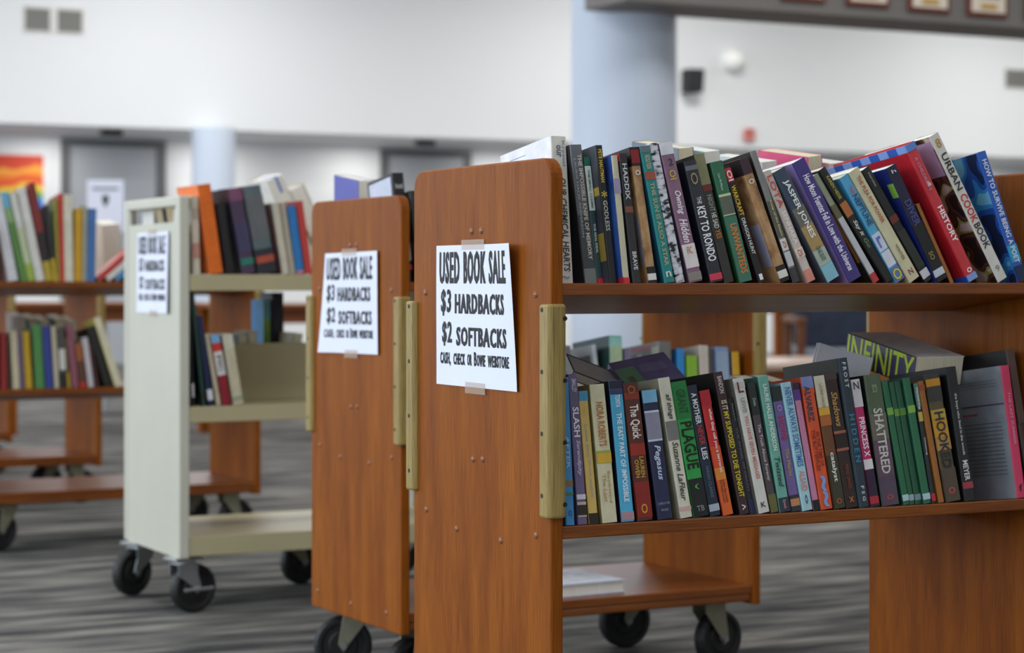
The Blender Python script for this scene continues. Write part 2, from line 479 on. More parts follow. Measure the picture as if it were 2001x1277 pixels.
# ------------------------------------------------------------------ wooden book carts
CART_L, CART_D = 0.90, 0.468
PT = 0.021                   # end panel thickness
ZB, ZT = 0.147, 1.056        # end panel bottom and top
SHELF_Z = (0.191, 0.527, 0.876)
TILT = math.radians(7.5)         # the two upper shelves slope down towards their middle

def panel_outline():
    r = 0.03; pts = [(0, ZB), (CART_D, ZB)]
    for k in range(7):
        a = k / 6 * math.pi / 2
        pts.append((CART_D - r + r * math.cos(a), ZT - r + r * math.sin(a)))
    for k in range(7):
        a = math.pi / 2 + k / 6 * math.pi / 2
        pts.append((r + r * math.cos(a), ZT - r + r * math.sin(a)))
    return pts

def caster(parent, x, y, top, rot, fork_mat, brake=False, wheel_r=0.065):
    c = empty('caster', (x, y, 0), rot); c.parent = parent
    fk = MB().box(-0.042, 0.042, -0.034, 0.034, top - 0.008, top - 0.0005).tube((0, 0, top - 0.0155), (0, 0, top - 0.008), 0.03)
    off = 0.028
    for s_ in (-1, 1):
        y0, y1 = (0.0205, 0.024) if s_ > 0 else (-0.024, -0.0205)
        fk.prism([(-0.03, top - 0.0157), (0.03, top - 0.0157), (0.03, top - 0.045), (off + 0.012, wheel_r + 0.004), (off, wheel_r - 0.014), (off - 0.012, wheel_r + 0.004), (-0.03, top - 0.045)], 'y', y0, y1)
    fk.box(-0.03, 0.03, -0.0205, 0.0205, top - 0.0185, top - 0.0155)
    fk.build('fork', fork_mat, c, bevel=0.001)
    w = MB()
    prof = [(0.0, 0.014), (0.03, 0.014), (0.034, 0.011), (0.046, 0.011), (0.05, 0.0165), (wheel_r - 0.006, 0.0165), (wheel_r, 0.009)]
    n = 28; vs = []; fs = []
    ring = [(r, -h) for r, h in prof] + [(r, h) for r, h in reversed(prof)]
    for i in range(n):
        t = 2 * math.pi * i / n
        for r, h in ring:
            vs.append((off + r * math.cos(t), h, wheel_r + r * math.sin(t)))
    m_ = len(ring)
    for i in range(n):
        for k in range(m_ - 1):
            fs.append((i * m_ + k, i * m_ + k + 1, ((i + 1) % n) * m_ + k + 1, ((i + 1) % n) * m_ + k))
    w.add(vs, fs, 0, False)
    w.build('wheel', RUBBER, c)
    MB().tube((off, -0.029, wheel_r), (off, 0.029, wheel_r), 0.007).build('axle', STEEL, c)
    if brake:
        MB().box(off - 0.045, off + 0.045, -0.034, -0.0295, wheel_r - 0.005, wheel_r + 0.004).build('brake_bar', STEEL, c, bevel=0.002)
    return c

X_PANEL = 1.4385
Y0_1 = 2.667
L1 = 0.93
# screw plugs on an end panel, read off the nearest panel (cart-local y, z)
PLUG_PX = [(922, 452), (941, 451), (832, 572), (1047, 576), (925, 898), (944, 898), (834, 996), (893, 1034), (979, 1057), (1048, 1047)]
PLUGS = []
for a, b in PLUG_PX:
    q = on_x(a, b, X_PANEL); PLUGS.append((q.y - Y0_1, q.z))
PLUGS += [(0.07, 0.185), (0.25, 0.18), (0.43, 0.185)]

def make_cart(CART_L):
    t = empty('book_cart')
    pl = MB().prism(panel_outline(), 'x', 0, PT).mesh('end_panel', [WOOD_V])
    plug = MB().dome((0, 0, 0), 0.0058, 0.0032, (-1, 0, 0)).mesh('screw_plug', [PLUG])
    bump_m = None
    for e in (0, 1):
        p_ = link('end_panel', pl, t, (e * (CART_L - PT), 0, 0))
        b = p_.modifiers.new('bevel', 'BEVEL'); b.width = 0.0035; b.segments = 3; b.limit_method = 'ANGLE'
        for (y, z) in PLUGS:
            s_ = link('screw_plug', plug, p_, (0 if e == 0 else PT, y, z))
            if e: s_.rotation_euler = (0, 0, math.pi)
        for s_ in (0, 1):
            # rounded channel over the upright edge of the panel
            x0, x1 = -0.011, PT - 0.0005
            if e: x0, x1 = 0.0005, PT + 0.011
            y0, y1 = (-0.013, 0.019)
            r = 0.008; pts = []
            for (cx_, cy_, a0) in ((x1 - r, y0 + r, -90), (x1 - r, y1 - r, 0), (x0 + r, y1 - r, 90), (x0 + r, y0 + r, 180)):
                for k in range(4):
                    a = math.radians(a0 + k * 30); pts.append((cx_ + r * math.cos(a), cy_ + r * math.sin(a)))
            if s_: pts = [(x, CART_D - y) for x, y in pts]
            bu = MB().prism(pts, 'z', 0.540, 0.846).build('corner_bumper', BUMPER, p_, bevel=0.004)
            for k in range(4):
                z = 0.56 + k * 0.0885
                yf = y0 if s_ == 0 else CART_D - y0
                xs = x0 if e == 0 else x1
                ym = 0.006 if s_ == 0 else CART_D - 0.006
                h = MB().tube((PT / 2 + (0.006 if e == 0 else -0.006), yf - 0.0006, z), (PT / 2 + (0.006 if e == 0 else -0.006), yf + 0.0006, z), 0.0034, n=10)
                h.build('screw', HOLE, bu)
                MB().tube((xs - 0.0006, ym, z + 0.012), (xs + 0.0006, ym, z + 0.012), 0.0034, n=10).build('screw', HOLE, bu)
    for k, z in enumerate(SHELF_Z):
        dz = 0.0 if k == 0 else (CART_D / 2 - 0.004) * math.tan(TILT)
        prof = [(0.004, z), (CART_D / 2, z - dz), (CART_D - 0.004, z), (CART_D - 0.004, z - 0.0185), (CART_D / 2, z - 0.0185 - dz), (0.004, z - 0.0185)]
        sh_o = MB().prism(prof, 'x', PT + 0.0005, CART_L - PT - 0.0005).build('shelf', WOOD_H, t, bevel=0.002)
        if k == 0:
            for y0 in (0.006, CART_D - 0.024):
                MB().box(PT + 0.001, CART_L - PT - 0.001, y0, y0 + 0.018, z - 0.0188 - 0.0175, z - 0.0188).build('apron', WOOD_H, sh_o, bevel=0.004)
    for i, (x, y, r) in enumerate(((0.075, 0.075, 200), (0.075, CART_D - 0.075, 160), (CART_L - 0.09, 0.075, 10), (CART_L - 0.09, CART_D - 0.075, 175))):
        caster(t, x, y, SHELF_Z[0] - 0.0185 - 0.0, math.radians(r), ZINC)
    return t

proto_near = make_cart(L1)
proto = make_cart(CART_L)
CARTS = {}
def put_cart(key, x, y, label, src=None, rz=0.0):
    c = src or copy_tree(proto)
    c.location = (x, y, 0); c.rotation_euler = (0, 0, rz)
    tag(c, label, 'book cart', 'wooden book carts')
    CARTS[key] = (x, y)
    return c
put_cart(1, X_PANEL, Y0_1, 'nearest wooden book cart, two packed shelves, sharpest printed sale sign on its end panel', proto_near)
X2, Y2, RZ2 = 1.802, 3.99, math.radians(1.2)
put_cart(2, X2, Y2, 'wooden book cart with blurred sale sign, between the nearest cart and cream metal cart', proto, RZ2)
put_cart(5, 1.637, 6.845, 'wooden book cart behind the cream metal cart, its bottom shelf empty', copy_tree(proto_near))
put_cart(6, 1.506, 8.188, 'wooden book cart second behind the cream metal cart, empty bottom shelf showing')
put_cart(7, 1.495, 9.556, 'farthest wooden book cart, only its end panel edge showing under far shelves')

# ------------------------------------------------------------------ cream metal cart
WX, WY, WL, WD = 1.772, 5.331, 0.91, 0.486
WZB, WZT = 0.149, 1.102
def metal_cart():
    t = empty('metal_cart', (WX, WY, 0))
    for e in (0, 1):
        x0 = 0 if e == 0 else WL - 0.03
        up = MB()
        for y0 in (0, WD - 0.028):
            up.box(x0, x0 + 0.03, y0, y0 + 0.028, WZB, WZT)
        up.box(x0, x0 + 0.03, 0.028, WD - 0.028, WZT - 0.028, WZT)
        up.build('upright_frame', CREAM, t, bevel=0.005)
        sx0, sx1 = (0.004, 0.012) if e == 0 else (WL - 0.012, WL - 0.004)
        sh = MB().box(sx0, sx1, 0.0285, WD - 0.0285, WZB, WZT - 0.069)
        sh.box(sx0, sx1, 0.0285, 0.045, WZT - 0.069, WZT - 0.0285).box(sx0, sx1, WD - 0.045, WD - 0.0285, WZT - 0.069, WZT - 0.0285)
        sh.build('end_panel', CREAM, t)
    def tray(z, lip, name='shelf'):
        m = MB().box(0.031, WL - 0.031, 0.006, WD - 0.006, z - 0.004, z)
        m.box(0.031, WL - 0.031, 0.002, 0.006, z - lip, z).box(0.031, WL - 0.031, WD - 0.006, WD - 0.002, z - lip, z)
        return m.build(name, CREAM_D, t, bevel=0.0015)
    tray(0.895, 0.043)
    tray(0.547, 0.041)
    tray(0.205, 0.05)
    MB().box(0.031, WL - 0.031, WD / 2 - 0.003, WD / 2 + 0.003, 0.5475, 0.705).build('divider', CREAM_D, t, bevel=0.001)
    for x, y, r, b in ((0.03, 0.05, 12, True), (0.03, WD - 0.05, 205, True), (0.48, 0.05, 15, False), (0.48, WD - 0.07, 15, False), (WL - 0.06, 0.05, 20, True), (WL - 0.06, WD - 0.05, 190, True)):
        caster(t, x, y, WZB, math.radians(r), STEEL if b else ZINC, brake=b)
    tag(t, 'cream painted metal book cart with handle slot on black casters', 'book cart')
metal_cart()

# ------------------------------------------------------------------ taped sale signs
TAPE = bpy.data.materials.new('clear_tape'); TAPE.use_nodes = True
_p = TAPE.node_tree.nodes['Principled BSDF']
_p.inputs['Base Color'].default_value = lin('#d8c3ae') + (1,); _p.inputs['Alpha'].default_value = 0.28; _p.inputs['Roughness'].default_value = 0.3
def sale_sign(x_face, y_right, z_top, label, curl=(0.01, 0, 0), tilt=0.0, rz=0.0):
    W, H = 0.2794, 0.2185
    t = empty('sale_sign', (x_face - 0.0008, y_right + W, z_top - H))
    t.rotation_euler = (tilt, 0, rz)
    tr, bl, br = curl
    def disp(u, v):
        u = min(1.0, max(0.0, u)); v = min(1.0, max(0.0, v))
        k = max(0.0, u - 0.6) / 0.4; m_ = max(0.0, 0.3 - u) / 0.3
        return 0.0008 + 0.0012 * math.sin(u * 7.0 + v * 2) ** 2 + k * k * (tr * v ** 1.3 + br * (1 - v) ** 1.3) + m_ * m_ * bl * (1 - v) ** 1.3
    def P(u, v, e=0.0):
        return Vector((-disp(u, v) - e, -u * W, v * H))
    nu, nv = 24, 16
    vs = []; fs = []
    for side in (0.0, -0.00025):
        for j in range(nv + 1):
            for i in range(nu + 1):
                vs.append(P(i / nu, j / nv, side))
    N = (nu + 1) * (nv + 1)
    for j in range(nv):
        for i in range(nu):
            a = j * (nu + 1) + i
            fs.append((a, a + 1, a + nu + 2, a + nu + 1)); fs.append((N + a, N + a + nu + 1, N + a + nu + 2, N + a + 1))
    mb = MB().add(vs, fs, 0, True)
    link('sheet', mb.mesh('sheet', [PAPER]), t)
    lines = [('USED', 0.043, 0.297, 0.045, 0.275, 0.04), ('BOOK', 0.35, 0.62, 0.045, 0.275, 0.04), ('SALE', 0.656, 0.91, 0.045, 0.275, 0.04), ('$3', 0.065, 0.19, 0.315, 0.505, 0.045), ('HARDBACKS', 0.235, 0.865, 0.345, 0.487, 0.055),
             ('$2', 0.08, 0.205, 0.545, 0.72, 0.045), ('SOFTBACKS', 0.255, 0.885, 0.58, 0.715, 0.055)]
    for s_, u0, u1, f0, f1, b in lines:
        letter_mesh('lettering', s_, lambda u, v: P(u0 + (u1 - u0) * u, 1 - f1 + (f1 - f0) * v, 0.0006), INK, t, bold=0.02, fat=0.07 / (len(s_) + 1))
    # small capitals: first letters taller than the rest
    for s_, u0, u1, f0, f1 in (('CASH,', 0.055, 0.19, 0.765, 0.862), ('CHECK', 0.225, 0.365, 0.768, 0.85), ('OR', 0.392, 0.448, 0.768, 0.85), ('B', 0.478, 0.512, 0.752, 0.85), ('OWIE', 0.516, 0.622, 0.768, 0.85), ('WEBSTORE', 0.65, 0.91, 0.768, 0.85)):
        letter_mesh('lettering', s_, lambda u, v: P(u0 + (u1 - u0) * u, 1 - f1 + (f1 - f0) * v, 0.0006), INK, t, bold=0.02, fat=0.08 / (len(s_) + 1))
    for u0, u1, v0, v1 in ((0.33, 0.60, 0.965, 1.035), (0.37, 0.62, -0.045, 0.035)):
        q = [P(u0, v0, 0.001), P(u1, v0, 0.001), P(u1, v1, 0.001), P(u0, v1, 0.001)]
        q += [c + Vector((0.00015, 0, 0)) for c in q]
        MB().add(q, [(0, 1, 2, 3), (4, 7, 6, 5), (0, 4, 5, 1), (1, 5, 6, 2), (2, 6, 7, 3), (3, 7, 4, 0)]).build('tape_strip', TAPE, t)
    tag(t, label, 'sign', 'printed used book sale signs')
q = on_x(1015, 476, X_PANEL)
sale_sign(X_PANEL, q.y, 0.9345, 'sharp white paper sale sign taped to the nearest wooden cart', (0.016, 0.001, 0.002))
q = on_x(741, 493, X2 - 0.004)
sale_sign(X2 - (q.y - Y2) * math.sin(RZ2) - 0.0062, q.y, q.z, 'slightly blurred white paper sale sign on the second wooden cart', (0.004, 0.02, 0.003), math.radians(-0.6), RZ2)
q = on_x(330, 452, WX)
sale_sign(WX + 0.004, q.y, q.z, 'most blurred white paper sale sign on the cream metal cart', (0.004, 0.004, 0.008))

# ------------------------------------------------------------------ books
def make_book(name, loc, roty, t, h, d, spine, cover, back=False, hard=False, bands=(), texts=(), cov=(), pages='c', rot=None, rough=0.42):
    """spine faces -Y (or +Y when back); x 0..t, y 0..d, z 0..h"""
    e = bpy.data.objects.new(name, None); COL.objects.link(e); e.empty_display_size = 0.03
    e.location = loc
    e.rotation_euler = rot if rot else (0, roty, 0)
    k = 0.0024 if hard else 0.0007
    c = min(0.003 if hard else 0.0016, t * 0.2)
    bul = 0.0012 if hard else 0.0004
    Y = (lambda y: d - y) if back else (lambda y: y)
    outer = [(0, d), (0, c), (c * 0.3, c * 0.3 - bul * 0.3), (c, -bul * 0.6), (t / 2, -bul), (t - c, -bul * 0.6), (t - c * 0.3, c * 0.3 - bul * 0.3), (t, c), (t, d)]
    inner = [(k, d), (k, c + k), (k + c * 0.3, k + c * 0.4), (k + c, k), (t / 2, k), (t - k - c, k), (t - k - c * 0.3, k + c * 0.4), (t - k, c + k), (t - k, d)]
    n = len(outer); vs = []
    for z in (0, h):
        vs += [(x, Y(y), z) for x, y in outer] + [(x, Y(y), z) for x, y in inner]
    mb = MB(); N = 2 * n
    for i in range(n - 1):
        m_ = 1 if i in (0, n - 2) else 0
        mb.add([vs[i], vs[i + 1], vs[N + i + 1], vs[N + i]], [(0, 1, 2, 3)], m_)
        mb.add([vs[n + i], vs[n + i + 1], vs[N + n + i + 1], vs[N + n + i]], [(3, 2, 1, 0)], m_)
        for b in (0, N):
            mb.add([vs[b + i], vs[b + i + 1], vs[b + n + i + 1], vs[b + n + i]], [(0, 1, 2, 3)], m_)
    for i in (0, n - 1):
        mb.add([vs[i], vs[n + i], vs[N + n + i], vs[N + i]], [(0, 1, 2, 3)], 1)
    mb.build('cover', [mat(spine, rough), mat(cover, rough)], e)
    ins = 0.003 if hard else 0.0006
    y0, y1 = sorted((Y(k + 0.0004), Y(d - (0.004 if hard else 0.0008))))
    MB().box(k + 0.0002, t - k - 0.0002, y0, y1, ins, h - ins).build('page_block', PAGES_W if pages == 'w' else PAGES, e)
    if not back:
        for bi, (f0, f1, col) in enumerate(bands):
            MB().box(0.0004, t - 0.0004, -bul - 0.0004 - 0.00015 * bi, 0.0012, h * (1 - f1) + 0.0002, h * (1 - f0) - 0.0002).build('spine_band', mat(col, rough), e)
        for i, tx in enumerate(texts):
            s_, col, f0, f1, hf = tx[:5]
            xc = tx[5] if len(tx) > 5 else 0.5
            sh = tx[6] if len(tx) > 6 else 0.0
            yy = -bul - 0.0008 - 0.00015 * len(bands)
            if len(tx) > 7:   # upright (horizontal) lettering across the spine
                letter_mesh('spine_lettering', s_, lambda u, v: (t * (xc - hf / 2 + hf * u), yy, h * (1 - f1 + (f1 - f0) * v)), mat(col, 0.5, vary=0.0), e, bold=0.01, shear=sh)
            else:
                letter_mesh('spine_lettering', s_, lambda u, v: (t * (xc - hf / 2 + hf * v), yy, h * (1 - f0 - (f1 - f0) * u)), mat(col, 0.5, vary=0.0), e, bold=0.02, shear=sh)
        for ci, (f0, f1, g0, g1, col) in enumerate(cov):
            MB().box(-0.0004 - 0.00002 * ci, 0.0006, d * g0 + 0.0002, d * g1, h * (1 - f1), h * (1 - f0)).build('cover_print', mat(col, rough), e)
    return e

def B(label, xb, xt, yt, w, spine, cover=None, yo=0.0, d=0.14, hard=False, bands=(), texts=(), cov=(), pages='c', h=None):
    return dict(label=label, xb=xb, xt=xt, yt=yt, w=w, spine=spine, cover=cover or spine, yo=yo, d=d, hard=hard, bands=bands, texts=texts, cov=cov, pages=pages, h=h)

def book_row(rows, y, z, group, back=False, min_t=0.006, lim=None, tilt=0.0):
    z = z + 0.0006
    R = []
    a = -tilt if back else tilt
    for r in rows:
        yy = y + r['yo']; zz = z - r['yo'] * math.tan(a)
        X = on_y(r['xb'], HY, yy).x
        T = on_tilted(r['xt'], r['yt'], yy, zz, a)
        v = math.hypot(T.y - yy, T.z - zz)
        W = on_y(r['xb'] + r['w'], HY, yy).x - X
        R.append([r, X, (X - T.x) / v, W, v, yy, zz])
    if lim:
        for q in R:
            if q[1] + q[3] > lim[1] - 0.002:
                if q[1] < lim[1] - 0.014: q[3] = lim[1] - 0.002 - q[1]
                else: q[1] = lim[1] - 0.002 - q[3]
        f = R[0]
        f[1] = max(f[1], lim[0] + 0.003)
        if f[2] > 0: f[2] = min(f[2], (f[1] - lim[0] - 0.002) / f[4])
    for f, b in zip(R, R[1:]):
        hh = max(0.02, min(f[4], b[4]))
        if b[1] - f[1] < min_t: b[1] = f[1] + min_t
        top = b[1] - b[2] * hh - (f[1] - f[2] * hh)
        if top < min_t: b[2] -= (min_t - top) / hh; top = min_t
        f[3] = min(f[3], min(b[1] - f[1], top) - 0.0005)
        if lim and b[2] > 0: b[2] = min(b[2], (b[1] - lim[0] - 0.002) / b[4])
    out = []
    for r, X, tn, W, hz, yy, zb in R:
        th = math.atan(tn)
        t = max(0.005, W * math.cos(th)); h = hz / math.cos(th)
        zz = zb
        if th < 0: zz = zb + t * math.sin(-th)
        o = make_book('book', (X, yy, zz), -th, t, h, r['d'], r['spine'], r['cover'], back, r['hard'], r['bands'], r['texts'], r['cov'], r['pages'])
        o.rotation_mode = 'YXZ'; o.rotation_euler = (-a, -th, 0)
        tag(o, r['label'], 'book', group)
        out.append(o)
    return out

def zv(k, yl):
    # height of sloping shelf k at a cart-local depth
    return SHELF_Z[k] - (CART_D / 2 - 0.004 - abs(yl - CART_D / 2)) * math.tan(TILT) + 0.0004
LIM1 = (X_PANEL + PT, X_PANEL + L1 - PT)
LIM2 = (X2 + PT, X2 + CART_L - PT - 0.01)
LIM5 = (1.637 + PT, 1.637 + L1 - PT)
LIMW = (WX + 0.03, WX + WL - 0.03)
W_ = '#ece9e0'
# ---- nearest cart, top shelf, front row (left to right)
top1 = [
 B('tall white hardback with scrawled black lettering beside the nearest end panel', 1091, 1076, 266, 36, '#d6d1c6', '#e6e6ea', yo=0.04, d=0.165, pages='w', texts=[('our', '#55606e', .06, .14, .3, .45), ('Krystal', '#7d8aa0', .03, .2, .22, .75), ("OUR CHEMICAL HEARTS", '#3a3a3c', .28, .9, .42, .62, .1), ('~', '#6c9ab8', .93, .95, .5, .5, 0, 1)], cov=[(.06, .064, .5, .8, '#6f86a8')]),
 B('wide grey paperback with pale serif lettering, second along the top row', 1144, 1113.5, 283, 23.5, '#66686c', '#26272a', yo=0.03, texts=[('THE IMPOSSIBLE KNIFE OF MEMORY', '#cfc7b6', .07, .82, .34, .66), ('LAURIE HALSE ANDERSON', '#9aa3aa', .1, .66, .2, .25)], bands=[(.5, .88, '#3f4549'), (.88, 1, '#727a76')]),
 B('slim dark green paperback with white label strip, short, third in top row', 1167.5, 1140, 307, 14, '#2f4a4c', '#2c3f40', yo=0.03, bands=[(0, .065, '#1d6a52'), (.07, .42, '#cfdad4'), (.945, 1, '#c92740')], texts=[('THE SMALL CLAIMS', '#3d6a5c', .1, .4, .3), ('THE REAL DEAL', '#cfd6cf', .52, .75, .35)]),
 B('black paperback with yellow author lettering and gold cover square', 1192, 1163, 284, 14, '#1c1c1e', '#4a4d55', yo=0.012, texts=[('PETE HAUTMAN', '#d8b73a', .03, .27, .5), ('GODLESS', '#b9b6a8', .4, .62, .6), ('*', '#c9b04a', .33, .38, .8, .5, 0, 1)], cov=[(.63, .83, .02, .17, '#b89f45'), (.3, .36, .02, .12, '#c9b04a')]),
 B('slim blue-covered paperback with cream spine and red foot', 1219, 1195, 304, 12, '#c7c0a4', '@sky', yo=0.003, bands=[(.18, .3, '#9a93b0'), (.955, 1, '#c92e30')], cov=[(.95, 1, 0, .5, '#b93040')]),
 B('black paperback with tall white author name and red crown mark', 1237, 1209, 300, 16, '#2c2a2c', '#1d1b1c', yo=0.002, texts=[('HADDIX', '#c9c9c9', .08, .36, .55), ('BRAVE', '#d2d2d2', .76, .9, .5)], bands=[(.41, .46, '#7a4a3c')], cov=[(0, .06, 0, .12, '#c4202a')]),
 B('brown torn-paper patterned book with eye mark, first of the matching pair', 1267, 1230, 288, 17, '@torn', '@torn', yo=0.004, d=0.13, bands=[(0, .14, '#2a1b1c'), (.02, .12, '#8c1c22'), (.88, 1, '#1a1718'), (.93, .98, '#e2dfd8')], texts=[('o', '#d9d4c8', .17, .21, .6, .5, 0, 1)], cov=[(0, .14, 0, 1, '#221a1a'), (.5, .86, .02, .1, '#8f8d98')]),
 B('teal paperback with dark teal cover and pale orange-tan lettering', 1299, 1250, 286, 20, '#1e8583', '#14485c', yo=0.0, d=0.15, bands=[(0, .05, '#66737a'), (.19, .25, '#a4523c')], texts=[('NICOLA YOON', '#c9b48a', .07, .17, .5), ('THE SUN IS ALSO A STAR', '#b5a678', .27, .88, .42), ('n', '#e8e4d8', .92, .96, .5, .5, 0, 1)], cov=[(.2, .7, .1, .14, '#2a6a7c')]),
 B('white paperback with black birch bark pattern on spine', 1322, 1268, 281, 21, '@birch', '@birch', yo=0.002),
 B('mauve paperback with white script title and white call-number sticker', 1348, 1287, 280, 26, '#86647a', '#4d3c48', yo=0.0, bands=[(0, .09, '#d9dadf'), (.73, .9, '#ded6d3'), (.93, .99, '#8d867c')], texts=[('2', '#3a3238', .12, .17, .35, .55, 0, 1), ('OI', '#c9a94a', .2, .27, .5), ('Owning', '#efe6ea', .35, .52, .6, .5, .3), ('Hidden', '#efe6ea', .55, .72, .6, .5, .3), ('FIC', '#c27b4a', .75, .8, .4, .5, 0, 1)]),
 B('charcoal paperback with large white gothic capitals and oval emblem', 1389, 1336, 316, 25, '#2b2d36', '#101422', yo=0.0, bands=[(.04, .08, '#6b6f74'), (.93, .985, '#d23a52')], texts=[('O', '#a08c62', .1, .2, .55, .5, 0, 1), ('THE', '#d6d6d6', .3, .36, .35), ('KEY TO RONDO', '#f2f2f2', .38, .83, .66)]),
 B('khaki-topped dark paperback with narrow grey and orange lettering', 1416, 1356, 303, 20, '#35332f', '#1b1c1c', yo=0.004, bands=[(0, .24, '#84825c'), (.24, .29, '#6e2a22')], texts=[('NIGHT', '#8f968e', .32, .45, .5), ('HE SAID', '#cfcfc6', .46, .58, .5), ('YES', '#c77a3c', .59, .66, .5)]),
 B('green paperback with orange title and pale square picture', 1446, 1388, 318, 33, '#2f6a4c', '#1e3f28', yo=0.0, bands=[(.27, .45, '#c7d0a0'), (.29, .44, '#5d6456'), (.46, 1, '#3f7460')], texts=[('Lisa McMann', '#a8c2b0', .1, .24, .2, .4), ('UNWANTEDS', '#dd7b2c', .52, .93, .55, .55)]),
 B('thin black paperback with red badge and yellow lettering', 1483, 1413, 326, 14, '#1d1c1f', '#2c1216', yo=0.003, bands=[(.02, .14, '#c02a34')], texts=[('OI', '#f0e0e0', .04, .13, .7), ('WARCRAFT', '#e3b92a', .17, .43, .65), ('DRAGON HUNT', '#dcdcdc', .45, .76, .5), ('1', '#f0f0f0', .93, .98, .5, .5, 0, 1)]),
 B('brown torn-paper patterned book with lavender sticker, second of matching pair', 1525, 1443, 312, 20, '@torn', '@torn', yo=0.0, d=0.13, bands=[(0, .13, '#3a2630'), (.87, 1, '#1c1819'), (.91, .97, '#e0dcd2')], texts=[('o', '#d9d4c8', .17, .21, .6, .5, 0, 1)], cov=[(0, .13, 0, 1, '#241a1c'), (.52, .86, .03, .22, '#a3a2b8')]),
 B('silver-grey topped paperback with two white stickers low on spine', 1551, 1466, 297, 26, '#82817e', '#28292a', yo=0.0, bands=[(.38, .66, '#5f5c50'), (.67, .76, '#dedbd6'), (.77, .88, '#c9cacd'), (.89, 1, '#3a3b3e')], texts=[('Keep of the Realm', '#d2c78e', .38, .65, .4), ('DI', '#b8503c', .69, .74, .5, .5, 0, 1)]),
 B('pinkish white paperback with large red capitals', 1578, 1491, 338, 24, '#cfc2b8', '#b5a89c', yo=0.002, bands=[(.7, .78, '#e6dccf'), (.89, 1, '#d98c7c')], texts=[('LOTA', '#c9504a', .04, .33, .66), ('SENHARA', '#efe9e4', .36, .66, .5), ('DI', '#c4513c', .71, .77, .5, .5, 0, 1)]),
 B('grey to gold to sky-blue paperback with large white capitals', 1617, 1511, 338, 29, '#39485a', '#4c5058', yo=0.0, d=0.15, bands=[(.34, .5, '#6b6a62'), (.5, .72, '#a98c58'), (.72, .86, '#a9b8a8'), (.86, 1, '#84bccb')], texts=[('JASPER JONES', '#f2f2ee', .1, .62, .5), ('CRAIG SILVEY', '#55604e', .7, .83, .35)], pages='w'),
 B('thick purple paperback with lavender cover and white hand-drawn lettering', 1660, 1548, 320, 30, '#43357c', '#9a86bf', yo=0.0, d=0.15, texts=[('How Moon Fuentez Fell in Love', '#efeaf6', .12, .62, .5, .5, .15), ('with the Universe', '#efeaf6', .63, .92, .45, .5, .15)], pages='w'),
 B('slim green-grey to white paperback with red label at foot', 1708, 1589, 345, 16, '#9ea38c', '#2c2f28', yo=0.008, bands=[(.28, .4, '#6e6848'), (.4, .92, '#c9c9cc'), (.92, 1, '#c63a40')], cov=[(.35, .8, .03, .08, '#c4842c')]),
 B('black paperback with yellow author name and small orange picture', 1733, 1600, 334, 19, '#20201e', '#191a19', yo=0.004, bands=[(.3, .42, '#b06a34')], texts=[('KAREN HESSE', '#b9a83a', .07, .27, .4), ('Say it', '#d8d8d0', .46, .6, .6, .5, .3), ('Go', '#6a8a58', .62, .7, .5, .5, .3)], pages='w'),
 B('sky-blue paperback with two white stickers and yellow circle at foot', 1752, 1641, 349, 21, '#58a9cf', '#4a98c2', yo=0.003, bands=[(.55, .71, '#cfd6e8'), (.72, .86, '#d9d9e4'), (.87, 1, '#5c7ab0')], texts=[('THE', '#c7607a', .1, .17, .4), ('NEPTUNE', '#2c4a74', .18, .47, .6), ('O', '#e6cf20', .89, .985, .9, .5, 0, 1), ('r', '#5a6fc0', .58, .68, .5, .5, 0, 1)]),
 B('cream paperback with thin red capitals beside sky-blue book', 1779, 1659, 338, 25, '#cfc8a4', '#c2bb98', yo=0.0, texts=[('THE PLEA FOR POWER', '#b5604a', .06, .48, .36), ('WINTER', '#7c7458', .68, .82, .25), ('N', '#8c2c38', .9, .95, .4, .5, 0, 1)], pages='w'),
 B('black paperback with dim forest photograph beside cream book', 1808, 1684, 334, 20, '#1d1e1d', '#191a1a', yo=0.005, bands=[(.42, .48, '#6e2f22'), (.55, .88, '#2c2f2c'), (.9, .97, '#d0d2d6')], texts=[('Heroine', '#8a9a84', .04, .16, .3)], pages='w'),
 B('navy paperback with royal-blue cover and lime dot', 1832, 1731, 330, 24, '#1b1d38', '#1e2d78', yo=0.0, bands=[(.5, 1, '#141519'), (.9, .96, '#c9ccd6')], texts=[('DIVER', '#4a4a86', .3, .52, .6), ('h', '#d8dae6', .03, .06, .4, .5, 0, 1), ('SO', '#a08a3c', .75, .82, .4)], cov=[(.13, .25, .0, .1, '#86b84a')], pages='w'),
 B('thin orange-brown edged book squeezed beside large red history book', 1858, 1790, 400, 8, '#b8763c', '#2a241e', yo=0.012, d=0.12),
 B('large red history book with blue checked border, leaning', 1893, 1768, 285, 22, '#c4353c', '#b01c26', yo=-0.004, d=0.215, hard=True, bands=[(0, .05, '#5a86cc'), (.955, 1, '#7fa0da')], texts=[('A CHILDREN\'S', '#c78aa0', .1, .34, .3, .4), ('&', '#f2eaea', .28, .31, .4, .5, 0, 1), ('HISTORY', '#f6f2f2', .46, .72, .52), ('o', '#f0e6e6', .91, .945, .5, .5, 0, 1)], cov=[(0, .05, k / 9, (k + 1) / 9, '#2b57b0' if k % 2 else '#7fa0da') for k in range(9)] + [(.955, 1, 0, 1, '#2348a0')], pages='w'),
 B('tall white cookbook with photo collage cover and red script', 1951, 1816, 268, 22, '#d6d3ca', '@collage', yo=-0.004, d=0.19, texts=[('8', '#b98a3c', .03, .09, .5, .5, 0, 1), ('URBAN', '#2e2b28', .13, .38, .62), ('COOK', '#c22f34', .41, .6, .72), ('BOOK', '#26262a', .61, .78, .66), ('9', '#8a8a88', .9, .94, .4, .5, 0, 1)], cov=[(.03, .26, .02, .30, '#a58ba8')], pages='w'),
